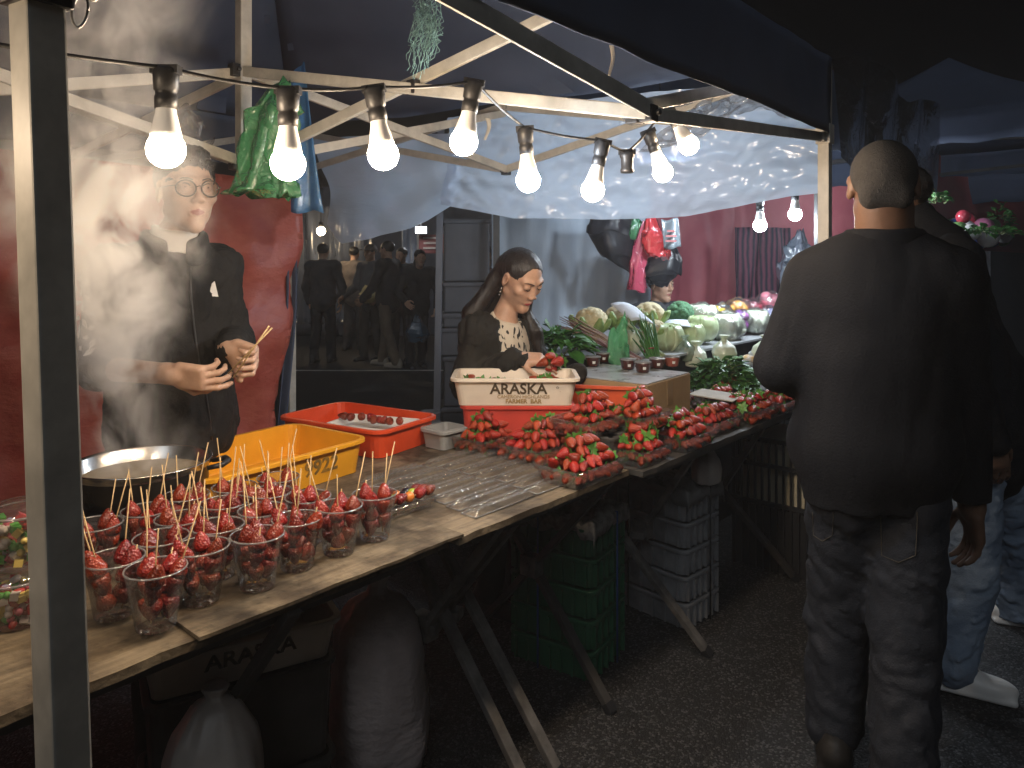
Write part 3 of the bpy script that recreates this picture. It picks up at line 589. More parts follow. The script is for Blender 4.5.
o = thing('crate', 'plain dark crate carrying the lettered crate beneath the near table', 'crate', (-.69,1.86,.245)); part('crate_shell', open_box(.42, .25, .236, .012, .005, .01, .03, (-.69,1.86,.245), R(30)), M_dark, o)
o = thing('crate', 'lowest dark crate on the ground beneath the near table', 'crate', (-.69,1.86,.003)); part('crate_shell', open_box(.42, .25, .238, .012, .005, .01, .03, (-.69,1.86,.003), R(30)), M_dark, o)
# black mesh basket at far right under the table
o = thing('basket', 'black slatted basket under the far end of the strawberry table', 'basket', (1.42,3.72,0)); mb = MB(); r2 = rotz(UANG); cc = np.array([1.42,3.72,0])
for zz in (.32, .5, .62): 
    for s in (-1, 1): mb.box(cc + r2 @ np.array([0, s*.2, zz]), (.56,.012,.02), r2); mb.box(cc + r2 @ np.array([s*.28, 0, zz]), (.012,.4,.02), r2)
for x in np.linspace(-.27,.27,18):
    for s in (-1, 1): mb.box(cc + r2 @ np.array([x, s*.2, .31]), (.01,.01,.62), r2)
for y in np.linspace(-.19,.19,12):
    for s in (-1, 1): mb.box(cc + r2 @ np.array([s*.28, y, .31]), (.01,.01,.62), r2)
part('slat_frame', mb, M_blackp, o); mb = MB(); mb.box(cc + UP*.15, (.54,.38,.3), r2); part('base_tub', mb, M_blackp, o)
mb = MB(); mb.box(cc + UP*.45, (.5,.34,.29), r2); single('carton', mb, mat('pale_carton', (.5,.45,.33), .7), 'pale carton inside the black slatted basket', 'carton', bevel=.01)
# ---- strawberries ---------------------------------------------------------------------------------------------
def berry_mat(name, c, rough, coat):
    m = mat(name, c, rough, rand=.3, coat=coat, spec=.5, var=.18, vscale=40); N = m.node_tree.nodes; L = m.node_tree.links; b = N['Principled BSDF']; tc = N['Texture Coordinate']
    v = N.new('ShaderNodeTexVoronoi'); v.inputs['Scale'].default_value = 260; L.new(tc.outputs['Object'], v.inputs['Vector'])
    bp = N.new('ShaderNodeBump'); bp.inputs['Strength'].default_value = .9; bp.inputs['Distance'].default_value = .0022; L.new(v.outputs['Distance'], bp.inputs['Height']); L.new(bp.outputs[0], b.inputs['Normal'])
    b.inputs['Subsurface Weight'].default_value = .15; b.inputs['Subsurface Radius'].default_value = (.006,.0015,.001); b.inputs['Subsurface Scale'].default_value = 1
    return m
M_berry = berry_mat('strawberry_skin', (.31,.016,.010), .35, .1); M_glaze = berry_mat('glazed_strawberry', (.22,.012,.009), .28, .35)
M_leaf = mat('strawberry_leaf', (.10,.24,.04), .5, rand=.35)
def berry_geo(L=.042, r=.0165, n=12, mat_=0, seed=0):
    prof = [(0,.0),(.5,.004),(.86,.05),(1.0,.2),(.97,.36),(.84,.55),(.62,.75),(.36,.91),(.15,.985),(0,1.0)]
    m = MB(); k = .12
    def fn(q): return q * np.array([1 + k*math.sin(seed + q[2]*60), 1 - k*math.sin(seed*2 + q[2]*40)*.6, 1])
    m.lathe([(max(a,.01)*r, -b*L) for a, b in prof], n, fn=fn, mat=mat_); return m
def calyx_geo(r=.021, n=7, mat_=0, seed=0):
    m = MB(); rr = random.Random(seed)
    for i in range(n):
        a = 6.28*i/n + rr.uniform(-.25,.25); l = r*rr.uniform(.95,1.45); w = r*.38; up = rr.uniform(-.1,.55); d = np.array([math.cos(a), math.sin(a), 0]); s = np.array([-d[1], d[0], 0])
        p = [d*.001 + UP*.001, d*l*.5 + s*w + UP*(.002 + up*l*.35), d*l + UP*(up*l*.8 - .002), d*l*.5 - s*w + UP*(.002 + up*l*.35), d*l*.5 + UP*(.0005 + up*l*.3)]
        m.add(p, [(0,4,1),(1,4,2),(2,4,3),(3,4,0)], mat_)
    m.tube([np.zeros(3), np.array([.002,.001,.006]), np.array([.005,.002,.011])], .0012, 5, mat_); return m
BERRY = [berry_geo(seed=s, L=l, r=r).mesh('strawberry', M_berry) for s, l, r in ((0,.043,.0165),(1,.039,.0175),(2,.047,.016))]
CAL = [calyx_geo(seed=s).mesh('calyx', M_leaf) for s in (1,2,3)]
GL = [berry_geo(seed=s, L=l, r=r).mesh('glazed_strawberry', M_glaze) for s, l, r in ((0,.036,.0155),(1,.034,.0165),(2,.038,.015))]
def orient(d, spin=0):
    "matrix whose -z points along d"
    zz = -nrm(d); x = np.cross(zz, np.array([.3,.2,.9])); x = nrm(x); y = np.cross(zz, x); r = np.stack([x, y, zz], 1)
    return r @ rotz(spin)
# ---- trays of loose strawberries ---------------------------------------------------------------------------------
M_tray = film('clear_tray', milk=.025, gloss=.22, rough=.06, bump=.35, bscale=14, milkcol=(.7,.7,.7))
trays = [  # px, py of near lower corner region (front-middle of tray at table level), size L, W, heap layers, label tail
 (503,449,.2,.15,3,'nearest the red tub, before the cream crate'), (563,457,.25,.16,4,'tallest heap, right of the one nearest the red tub'), (602,479,.235,.15,3,'at the front corner of the table, closest to the camera'),
 (657,461,.175,.14,3,'right of the front corner one, at the table edge'), (610,431,.24,.15,3,'in the second row before the orange tub',.878), (655,427,.19,.13,3,'below the cardboard box corner',.878),
 (701,446,.2,.15,4,'third along the front table edge'), (728,430,.22,.15,2,'fourth along the front table edge'),
 (690,412,.2,.14,2,'left of the cardboard plank'), (765,418,.22,.16,2,'fifth along the front table edge'), (735,408,.2,.14,2,'right behind the cardboard plank front'),
 (745,398,.22,.14,2,'beside the leafy greens'), (795,409,.22,.15,2,'under the elbow of the big man in black')]
allb = []
for ti, (px, py, L, W, lay, tail, *tz) in enumerate(trays):
    zb = tz[0] if tz else TZ; f = onz(px, py, zb+.01); c = f + V*(W/2); c[2] = zb + .002
    t = thing('strawberry_tray', 'clear plastic tray of strawberries ' + tail, 'tray', c, 'trays heaped with strawberries')
    part('tray_shell', open_box(L*1.16, W*1.16, .055, .012, .0015, .008, .02, c, UANG), M_tray, t)
    rr = random.Random(40 + ti)
    for k in range(min(lay, 3) + 1):
        L2, W2 = L*1.12, W*1.1; lay = min(lay, 3); nu = max(2, int(round(L2/.037)) - k); nv = max(1, int(round(W2/.038)) - k)
        for i in range(nu):
            for j in range(nv):
                u = (i - (nu-1)/2)*.037 + rr.uniform(-.005,.005); v = (j - (nv-1)/2)*.039 + rr.uniform(-.005,.005)
                zz = .020 + .029*k + rr.uniform(-.003,.004) + (.006 if k else 0)
                out = nrm(np.array([u*.5, -.03 if j < nv/2 else .01, 0.0]) + np.array([rr.uniform(-.02,.02), rr.uniform(-.012,.012), 0]))
                d = U*out[0] + V*out[1] + UP*rr.uniform(-.55,.15)
                if rr.random() < .2: d = U*rr.uniform(-1,1) + V*rr.uniform(-1,1) + UP*rr.uniform(-.2,.6)
                tip = c + U*u + V*v + UP*zz; p = tip - nrm(d)*.021
                # how exposed: outer rows and upper layers, nearness
                exp = (1.0 if (j == 0 or k >= lay-1 or i == 0) else .2) * (1.25 if k else .75) / p[1]**1.0
                allb.append((exp, p, orient(d, rr.uniform(0,6)), ti, rr.randrange(3), rr.uniform(.88,1.14)))
allb.sort(key=lambda q: -q[0]); NB = 278; st = MB()
for n_, (e, p, M, ti, k, s) in enumerate(allb):
    if n_ < NB:
        o = bpy.data.objects.new('strawberry', BERRY[k]); COL.objects.link(o); o.location = tuple(p); o.rotation_mode = 'QUATERNION'; o.rotation_quaternion = Matrix(M.tolist()).to_quaternion(); o.scale = (s,)*3
        o['label'] = 'strawberry in the tray ' + trays[ti][5]; o['category'] = 'strawberry'; o['group'] = 'strawberries in the tray ' + trays[ti][5]
        c = bpy.data.objects.new('calyx', CAL[k]); COL.objects.link(c); c.parent = o
    else:
        for geo, mi in ((berry_geo(n=8, seed=k), 0), (calyx_geo(n=5, seed=k), 1)):
            st.add([p + M @ (np.array(q)*s) for q in geo.v], geo.f, mi)
# strawberries in the cream crate (only their tops show) join the uncounted rest
rr = random.Random(9)
CR = np.array([.012, 2.83, .945]); 
for i in range(46):
    p = CR + np.array([rr.uniform(-.19,.17), rr.uniform(-.09,.1), rr.uniform(.045,.078)]); M = orient([rr.uniform(-1,1), rr.uniform(-1,1), rr.uniform(-.5,.5)], rr.uniform(0,6))
    for geo, mi in ((berry_geo(n=8, seed=i%3), 0), (calyx_geo(n=5, seed=i%3), 1)): st.add([p + M @ (np.array(q)*.95) for q in geo.v], geo.f, mi)
o = bpy.data.objects.new('strawberries', st.mesh('strawberries', [M_berry, M_leaf])); COL.objects.link(o); o['kind'] = 'stuff'; o['label'] = 'remaining strawberries filling the trays and the cream crate'
# ---- cups of skewers -------------------------------------------------------------------------------------------------
M_cup = film('clear_cup', tint=(.985,.985,.985), milk=.055, gloss=.26, rough=.05, bump=.08, bscale=12, milkcol=(.8,.8,.8)); M_cuprim = film('cup_rim', milk=.35, gloss=.3, rough=.1, bump=.1, milkcol=(.75,.75,.75))
M_stick = mat('bamboo', (.55,.38,.19), .6, var=.15, vscale=30, stretch=(1,1,.1)); 
CH, CRT, CRB = .112, .053, .035
def cup_proto():
    r = thing('skewer_cup', '', 'cup', (0,0,0)); m = MB()
    prof = [(.0005,.006),(CRB*.8,.006),(CRB*.9,.001),(CRB,.003)] + [(CRB + (CRT-CRB)*t, .003 + (CH-.006)*t) for t in np.linspace(.08, 1, 9)]
    m.lathe(prof, 36, cap=False); part('cup_wall', m, M_cup, r, local=True)
    m = MB(); m.tube([(CRT*math.cos(a)*1.015, CRT*math.sin(a)*1.015, CH-.002) for a in np.linspace(0, 6.28318, 41)], .0019, 6, caps=False); part('rim', m, M_cuprim, r, local=True); return r
cupp = cup_proto()
STK = MB(); STK.tube([(0,0,-.004), (0,0,.21)], .0014, 6); STK = STK.mesh('stick', M_stick)
STK2 = MB(); STK2.tube([(0,0,-.004), (0,0,.182)], .0014, 6); STK2 = STK2.mesh('stick', M_stick); STK3 = MB(); STK3.tube([(0,0,-.004), (0,0,.118)], .0014, 6); STK3 = STK3.mesh('stick', M_stick)
rows = [[(120,566),(162,573),(214,552),(264,538),(303,524),(341,511),(376,500)], [(116,525),(176,541),(229,529),(267,517),(304,504)], [(149,517),(193,518),(232,508),(268,498)], [(198,499),(238,491),(274,485)]]
cups = []
for ri, rw in enumerate(rows):
    for ci, (px, py) in enumerate(rw):
        p = onz(px, py, TZ + CH + .009); cups.append([p[0], p[1], ri, ci, len(rw)])
for it in range(60):
    for i in range(len(cups)):
        for j in range(i):
            d = np.array(cups[i][:2]) - np.array(cups[j][:2]); L = np.linalg.norm(d)
            if L < .111:
                q = d/L*(.111-L)/2
                for k in (0,1): cups[i][k] += q[k]*(1.6 if cups[i][2] else .4); cups[j][k] -= q[k]*(1.6 if cups[j][2] else .4)
ordn = ['first','second','third','fourth','fifth','sixth','seventh']; rown = ['front row','second row','third row','back row']
for i, (x, y, ri, ci, n) in enumerate(cups):
    loc = np.array([x, y, TZ + .0095]) + V*.045 + U*.012; desc = f'{ordn[ci]} from the left in the {rown[ri]}'
    o = cupp if i == 0 else dup(cupp); o.location = tuple(loc); o.rotation_euler = (0,0,i*1.7); o['label'] = 'clear cup of glazed strawberry skewers, ' + desc; o['group'] = 'cups of strawberry skewers'
    ra = random.Random(100+i); ns = 4
    for k in range(ns):
        a = 6.28*k/ns + ra.uniform(-.3,.3); e = np.array([math.cos(a), math.sin(a), 0]); b = loc + e*ra.uniform(.0165,.0195) + UP*.020; lean = ra.uniform(.05,.26); sd_ = np.array([-e[1], e[0], 0])*ra.uniform(-.22,.22)
        ax = nrm(UP + e*lean + sd_); 
        s = thing('strawberry_skewer', f'bamboo skewer of glazed strawberries in the cup {desc}', 'skewer', b, f'skewers in the cup {desc}')
        R3 = np.stack([nrm(np.cross(np.array([0,1.0,0]), ax)), nrm(np.cross(ax, nrm(np.cross(np.array([0,1.0,0]), ax)))), ax], 1)
        s.rotation_mode = 'QUATERNION'; s.rotation_quaternion = Matrix(R3.tolist()).to_quaternion()
        stick = bpy.data.objects.new('stick', STK3 if k == i % 4 else (STK if (k + i) % 2 else STK2)); COL.objects.link(stick); stick.parent = s
        hgt = ra.uniform(0,.006)
        for q in range(3):
            bo = bpy.data.objects.new('strawberry', GL[ra.randrange(3)]); COL.objects.link(bo); bo.parent = s
            top = q == 2 or ra.random() < .2
            sc = ra.uniform(.92,1.1) * (1.1 if q == 2 else 1.03); bo.scale = (sc,)*3
            bo.rotation_euler = ((math.pi if top else 0) + ra.uniform(-.2,.2), ra.uniform(-.2,.2), ra.uniform(0,6)); bo.location = (0, 0, .034*q + hgt + (.0 if top else .034))
# ---- jars of sweets at the left --------------------------------------------------------------------------------------
SW = [mat('sweet_'+n, c, .45) for n, c in (('pink',(.55,.12,.16)),('white',(.7,.62,.55)),('green',(.12,.4,.08)),('yellow',(.65,.5,.15)),('red',(.5,.05,.05)))]
def sweets_jar(p, r, h, lab, seed):
    t = thing('sweets_tub', lab, 'tub', p); m = MB(); m.lathe([(.0005,.002),(r*.8,.002)] + [(r*(.82+.18*k), .004 + h*k) for k in np.linspace(0,1,6)], 32, c=p, cap=False); part('tub_wall', m, M_cup, t)
    m = MB(); m.tube([p + np.array([r*1.02*math.cos(a), r*1.02*math.sin(a), h+.003]) for a in np.linspace(0,6.28318,33)], .003, 6, caps=False); part('rim', m, M_cuprim, t)
    m = MB(); m.lathe([(r*1.0,h+.004),(r*.9,h+.016),(r*.3,h+.02),(.0005,h+.02)], 28, c=p, cap=False); part('lid', m, M_cup, t)
    m = MB(); ra = random.Random(seed)
    for i in range(110):
        a = ra.uniform(0,6.28); zz = ra.uniform(.012, h*.88); q = r*(.84+.16*zz/h)*.86*math.sqrt(ra.uniform(.25,1)); c = p + np.array([q*math.cos(a), q*math.sin(a), zz]); rot = rotz(ra.uniform(0,3)) @ rotx(ra.uniform(0,3)); col = ra.randrange(5)
        if ra.random() < .5: m.box(c, (.016,.014,.013), rot, col)
        else: m.tube([c - rot @ np.array([.009,0,0]), c, c + rot @ np.array([.009,0,0])], [.006,.0075,.006], 7, col)
    o = single('sweets', m, SW, 'mixed pink green and white sweets filling the ' + lab.split(',')[0], 'sweets'); o['kind'] = 'stuff'
b0 = onz(18, 622, TZ+.001); sweets_jar(b0, .056, .085, 'lower clear tub of mixed sweets, beside the near post', 1)
sweets_jar(b0 + UP*.107 + np.array([.004,.01,0]), .06, .1, 'upper clear tub of mixed sweets, stacked by the near post', 2)
sweets_jar(b0 + U*-.05 + V*.13, .054, .085, 'rear clear tub of mixed sweets, left behind the stacked two', 3)
# ---- pot and burner -------------------------------------------------------------------------------------------------------
PT = np.array([-.975, 1.95, TZ]); PR = .168
M_ss = mat('stainless_steel', (.55,.53,.5), .22, metal=1, var=.08, vscale=5); M_potdark = mat('scorched_steel', (.05,.045,.04), .3, metal=.8, var=.4, vscale=6)
t = thing('gas_stove', 'low black gas stove under the steaming pot', 'stove', PT); mb = MB(); mb.box(PT + UP*.035, (.34,.3,.045), rotz(.3)); part('stove_body', mb, M_blackp, t, .006)
mb = MB(); mb.tube([PT + UP*.066 + .1*np.array([math.cos(a), math.sin(a), 0]) for a in np.linspace(0,6.28318,25)], .005, 6); [mb.bar(PT + UP*.066 + .05*rotz(a) @ np.array([1,0,0]), PT + UP*.066 + .15*rotz(a) @ np.array([1,0,0]), .008, .01) for a in (0,1.57,3.14,4.71)]; part('pan_support', mb, M_blackp, t)
mb = MB(); [mb.box(PT + rotz(.3) @ np.array([x, y, .007]), (.03,.03,.014), rotz(.3)) for x in (-.14,.14) for y in (-.12,.12)]; part('foot', mb, M_blackp, t)
pb = PT + UP*.0725
t = thing('cooking_pot', 'wide steaming steel pot with black side handles', 'pot', pb)
mb = MB(); mb.lathe([(.0005,0),(PR*.82,0),(PR*.93,.008),(PR*.97,.03),(PR*.975,.072)], 48, c=pb, cap=False); part('pot_base', mb, M_potdark, t)
mb = MB(); mb.lathe([(PR*.976,.07),(PR*.985,.082),(PR*1.03,.087),(PR*1.035,.09),(PR*1.0,.0905),(PR*.965,.086),(PR*.955,.03),(PR*.88,.01),(.0005,.0095)], 48, c=pb, cap=False); part('pot_wall', mb, M_ss, t)
for s in (.25, 3.35):
    e = np.array([math.cos(s), math.sin(s), 0]); f_ = np.array([-e[1], e[0], 0]); mb = MB(); mb.tube([pb + e*PR*.99 + f_*.04 + UP*.068, pb + e*(PR+.035) + f_*.036 + UP*.074, pb + e*(PR+.046) + UP*.076, pb + e*(PR+.035) - f_*.036 + UP*.074, pb + e*PR*.99 - f_*.04 + UP*.068], [.006,.008,.0085,.008,.006], 8); part('handle', mb, M_blackp, t)
mb = MB(); mb.lathe([(PR*.95,.052),(.0005,.052)], 40, c=pb, cap=False); single('syrup', mb, mat('sugar_syrup', (.42,.34,.24), .08, spec=.6, bump=.2, bscale=30), 'pale sugar syrup simmering inside the steel pot', 'syrup')
# ---- yellow and red tubs --------------------------------------------------------------------------------------------------
M_yel = mat('yellow_tub', (.80,.36,.02), .38, var=.06, vscale=9, sss=.0, bump=.04); M_or = mat('red_orange_tub', (.72,.075,.02), .38, var=.08, vscale=9, bump=.04)
fr = np.array([-.474,2.42]); ud = nrm(np.array([.57,.82])); pd = np.array([-ud[1], ud[0]]); YL, YW, YH = .58, .37, .108
yc2 = fr - ud*YL/2 + pd*YW/2; yc = np.array([yc2[0], yc2[1], TZ+.0025]); ya = math.atan2(ud[1], ud[0])
t = thing('plastic_tub', 'yellow plastic tub stencilled with numbers beside the pot', 'tub', yc); part('tub_shell', open_box(YL, YW, YH, .014, .004, .012, .045, yc, ya), M_yel, t)
r2 = rotz(ya); fx = r2 @ np.array([1.0,0,0]); nn = r2 @ np.array([0,-1.0,0]); yd = nrm(UP + nn*.014/YH)
part('lettering', text_mb('9922', .066, yc + fx*.105 + nn*(YW/2 - .014*.5 + .0015) + UP*YH*.5, fx, yd, bold=.0015), mat('stencil_ink', (.13,.085,.03), .7, col2=(.35,.18,.02), vscale=40), t)
a = np.array([-.463,2.503]); lv = nrm(np.array([-.43,.26])); su = np.array([lv[1], -lv[0]]); OL, OW, OH = .5, .33, .1
oc2 = a + lv*OL/2 + su*OW/2; oc = np.array([oc2[0]+.01, oc2[1]+.03, TZ+.0025]); oa = math.atan2(lv[1], lv[0])
t = thing('plastic_tub', 'red orange plastic tub behind the yellow tub, holding a white tray', 'tub', oc); part('tub_shell', open_box(OL, OW, OH, .014, .004, .012, .045, oc, oa), M_or, t)
tr = oc + np.array([.06,-.02,.0]) ; t = thing('foam_tray', 'white foam tray of red skewers inside the red orange tub', 'tray', tr + UP*.006); part('tray_shell', open_box(.3, .2, .03, .01, .003, .006, .02, tr + UP*.05, oa+.2), mat('white_foam', (.75,.72,.68), .7), t)
mb = MB(); mb.box(tr + UP*.027, (.27,.17,.042), rotz(oa+.2)); part('tray_foot', mb, mat('white_foam', (.75,.72,.68), .7), t)
for i in range(9):
    p = tr + rotz(oa+.2) @ np.array([-.11 + .028*i, .01*math.sin(i*2), 0]) + UP*.07; o = bpy.data.objects.new('strawberry', GL[i%3]); COL.objects.link(o); o.location = tuple(p + UP*.02); o.rotation_euler = (1.4, .4*i, i); o['label'] = 'glazed strawberry on the white foam tray in the red tub'; o['category'] = 'strawberry'; o['group'] = 'strawberries on the foam tray'
# ---- rows of empty clear trays ---------------------------------------------------------------------------------------------
M_empty = film('empty_tray_plastic', milk=.10, gloss=.2, rough=.11, bump=.6, bscale=30, milkcol=(.8,.76,.70))
def ridged(L, W, h):
    r = thing('empty_tray', '', 'tray', (0,0,0)); m = MB(); part_fn = lambda u, v: (L*(u-.5), W*(v-.5), .002 + h*min(1, 9*u, 9*(1-u))**.5*(.35 + .65*abs(math.sin(math.pi*(v*2)))**.6)*(0 if v in (0,1) else 1) + .0012*math.sin(u*70)); m.grid(part_fn, 40, 16); part('tray_shell', m, M_empty, r, local=True)
    m = MB(); m.tube([(x*L*.505, y*W*.52, .003) for x, y in ((-1,-1),(1,-1),(1,1),(-1,1),(-1,-1))], .0022, 5); part('rim', m, M_cuprim, r, local=True); return r
e0 = ridged(.25, .052, .02); n = 0
for j in range(7):
    for i in range(2):
        u = .25 + .265*i + .012*(j % 3); v = .075 + .072*j; p = tab(u - .02*(j > 4), v, TZ + .001); o = e0 if n == 0 else dup(e0); n += 1; o.location = tuple(p); o.rotation_euler = (0,0,UANG + .02*math.sin(n*3)); 
        o['label'] = f'empty clear tray, {ordn[j]} row from the front edge, {"left" if i == 0 else "right"} of its pair'; o['group'] = 'empty clear trays laid in rows'
# ---- mixed fruit skewers tray -------------------------------------------------------------------------------------------------
mc = onz(408, 517, TZ) + V*.03 + U*.0; mc[2] = TZ + .011
t = thing('fruit_tray', 'small clear tray of mixed fruit skewers right of the cups', 'tray', mc); part('tray_shell', open_box(.19, .085, .028, .008, .0012, .006, .015, mc, UANG), M_tray, t)
FR = {'grape_green': mat('green_grape', (.35,.42,.05), .25, coat=.4), 'grape_black': mat('black_grape', (.015,.012,.02), .2, coat=.4), 'orange_piece': mat('orange_piece', (.65,.2,.03), .3, coat=.4)}
for k in range(3):
    b = mc + V*(.026 - .026*k) - U*.08 + UP*(.032 + .004*k); s = thing('fruit_skewer', ['skewer of mixed glazed fruit lying at the back of the small tray','skewer of grapes and orange lying mid tray','skewer of strawberries lying at the front of the small tray'][k], 'skewer', b, 'mixed fruit skewers'); mb = MB(); mb.tube([b - U*.01, b + U*.17], .0014, 6); part('stick', mb, M_stick, s)
    seq = [['strawberry','grape_black','orange_piece','grape_black','strawberry'],['orange_piece','grape_green','grape_black','grape_green','strawberry'],['strawberry','strawberry','orange_piece','strawberry','strawberry']][k]
    for q, kind in enumerate(seq):
        if kind == 'strawberry':
            g_ = berry_geo(seed=q); M = orient(U + UP*.2); mb = MB(); mb.add([b + U*(.01 + .034*q) + M @ np.array(v)*.9 for v in g_.v], g_.f)
            part('strawberry', mb, M_glaze, s)
        else: mb = MB(); mb.sphere(b + U*(.02 + .034*q), (.0145,.0145,.0145)); part(kind, mb, FR[kind], s)
# ---- crates by the woman, cardboard box, jam tubs ---------------------------------------------------------------------------------
lettered_crate(CR, R(0), 'cream lettered crate on a red crate in front of the woman', .455, .25, .102, M_cream)
cc = np.array([.02,2.84,TZ+.003]); t = thing('crate', 'red crate under the cream lettered crate', 'crate', cc); part('crate_shell', open_box(.41, .23, .15, .012, .004, .008, .03, cc, 0), mat('red_crate', (.55,.06,.04), .4, var=.1), t)
cc = np.array([-.25,2.74,TZ+.003]); t = thing('foam_box', 'pale foam box between the red tub and the strawberry trays', 'box', cc); part('box_shell', open_box(.13, .12, .07, .008, .008, .008, .02, cc, UANG), mat('grey_foam', (.3,.3,.29), .7), t)
cc = tab(.78,.5,TZ+.003); t = thing('dark_tray', 'flat black tray under the leftmost strawberry trays', 'tray', cc); part('tray_shell', open_box(.32, .3, .02, .01, .003, .008, .02, cc, UANG), M_blackp, t)
cc = np.array([.44,2.735,TZ+.002]); t = thing('riser_crate', 'low dark crate raising the second row of strawberry trays', 'crate', cc); part('crate_shell', open_box(.5, .16, .084, .004, .07, .002, .02, cc, UANG), M_dark, t); mb = MB(); mb.box(cc + UP*.079, (.37,.03,.006), rotz(UANG)); part('slat', mb, M_dark, t)
cc = np.array([.36,3.0,TZ+.003]); t = thing('plastic_tub', 'orange tub squeezed between the cream crate and the cardboard box', 'tub', cc); part('tub_shell', open_box(.34, .2, .195, .014, .004, .012, .04, cc, R(-14)), mat('orange_tub', (.65,.1,.035), .4, var=.08), t)
bc = np.array([.529,2.90]); bd = nrm(np.array([.281,.36])); bl = np.array([-bd[1], bd[0]]); ctr = bc + bd*.2 + bl*.22; cz = np.array([ctr[0], ctr[1], TZ+.002]); ba = math.atan2(bd[1], bd[0])
M_cardb = mat('cardboard', (.36,.24,.12), .75, var=.1, vscale=6, bump=.1)
t = thing('cardboard_box', 'brown cardboard box carrying the jam tubs', 'box', cz); mb = MB(); mb.box(cz + UP*.098, (.4,.44,.196), rotz(ba)); part('carton_body', mb, M_cardb, t, .004)
mb = MB(); mb.box(cz + UP*.199, (.392,.432,.003), rotz(ba)); part('top_sheet', mb, mat('foil_sheet', (.35,.36,.36), .3, var=.2, vscale=12), t)
mb = MB(); mb.box(cz + UP*.14 - rotz(ba) @ np.array([.0,.2205,0]), (.05,.002,.1), rotz(ba)); part('tape', mb, mat('brown_tape', (.3,.2,.1), .3), t)
M_jam = mat('jam_tub', (.06,.012,.008), .25, coat=.5); M_jaml = mat('red_jam_tub', (.3,.08,.06), .25, coat=.5); M_lid = film('tub_lid', milk=.5, gloss=.4, rough=.1, bump=.5, milkcol=(.75,.75,.75))
jz = TZ + .2045
for i, (px, py, lab, mm) in enumerate(((593,366,'dark jam tub at the left end, in front of its twin',M_jam),(603,362,'dark jam tub left of the green net bag, rear one',M_jam),(628,369,'dark jam tub just right of the green net bag',M_jam),(643,372,'dark jam tub at the front middle with white sticker',M_jam),(657,368,'dark jam tub second from the right',M_jam),(672,366,'reddish jam tub at the right end of the box',M_jaml))):
    p = onz(px, py, jz); t = thing('jam_tub', lab, 'tub', p, 'jam tubs on the cardboard box'); mb = MB(); mb.lathe([(.0005,0),(.026,0),(.029,.004),(.035,.042)], 24, c=p, cap=False); part('tub_wall', mb, mm, t)
    mb = MB(); mb.lathe([(.037,.041),(.037,.046),(.03,.048),(.0005,.049)], 24, c=p, cap=False); part('lid', mb, M_lid, t)
    mb = MB(); q = np.array([math.sin(-.2), -math.cos(-.2), 0]); mb.grid(lambda u, v: p + np.array([math.cos(-1.75 + .4*u), math.sin(-1.75 + .4*u), 0])*(.0315 + .0036*v) + UP*(.014 + .012*v), 4, 2); part('sticker', mb, mat('white_sticker', (.8,.8,.78), .5), t)
single('net_bag', crumple([onz(618,362,jz) + UP*.001, onz(618,362,jz) + UP*.05, onz(618,362,jz) + UP*.1, onz(618,362,jz) + UP*.15 + np.array([.01,0,0]), onz(618,362,jz) + UP*.2 + np.array([.035,0,0])], [.05,.05,.045,.042,.025,.012], 2, n=56, flat=.7, amp=.13), film('green_net', tint=(.6,.9,.65), milk=.5, gloss=.2, rough=.15, bump=1, bscale=60, milkcol=(.25,.75,.4), transl=.4), 'pale green net bag standing among the jam tubs', 'bag')
cc = onz(717, 395, TZ+.095) ; mb = MB(); mb.box(cc, (.17,.2,.005), rotz(UANG+.1) @ rotx(.05)); single('card_plank', mb, mat('grey_card', (.42,.38,.32), .8, var=.1), 'square grey cardboard piece resting on the strawberries', 'cardboard', bevel=.001)
# ---- vegetable stand ----------------------------------------------------------------------------------------------------------------
Q = np.array([.943,3.92,0]); VZ2 = 1.0
sv = lambda u, v, zz=VZ2: np.array([Q[0] + U[0]*u + V[0]*v, Q[1] + U[1]*u + V[1]*v, zz])
t = thing('vegetable_stand', 'black draped stand heaped with cabbages and cauliflowers', 'stand', sv(.2,.4,0)); mb = MB()
mb.loft([[sv(-.55,0,.001), sv(2.2,0,.001), sv(2.2,.95,.001), sv(-.55,.95,.001)], [sv(-.55,0,VZ2-.012), sv(2.2,0,VZ2-.012), sv(2.2,.95,VZ2-.012), sv(-.55,.95,VZ2-.012)]], smooth=False); part('skirt', mb, mat('black_cloth', (.02,.022,.028), .85, bump=.4, bscale=12), t)
mb = MB(); mb.loft([[sv(-.58,-.03,VZ2-.0115), sv(2.22,-.03,VZ2-.0115), sv(2.22,.97,VZ2-.0115), sv(-.58,.97,VZ2-.0115)], [sv(-.58,-.03), sv(2.22,-.03), sv(2.22,.97), sv(-.58,.97)]], smooth=False); part('stand_top', mb, mat('grey_top', (.3,.31,.32), .5), t)
def vcol(n, c, c2, vs=14, rough=.5, **k): return mat(n, c, rough, col2=c2, vscale=vs, **k)
M_cauli = vcol('cauliflower_curd', (.55,.47,.27), (.7,.62,.4), 30, .7, bump=.5, bscale=60); M_cleaf = vcol('cauliflower_leaf', (.16,.26,.07), (.3,.42,.14)); M_cab = vcol('cabbage', (.42,.55,.28), (.68,.75,.5), 9, .35, bump=.25, bscale=14, coat=.3); M_cabw = vcol('white_cabbage', (.6,.68,.5), (.8,.83,.7), 9, .3, bump=.3, bscale=12, coat=.5)
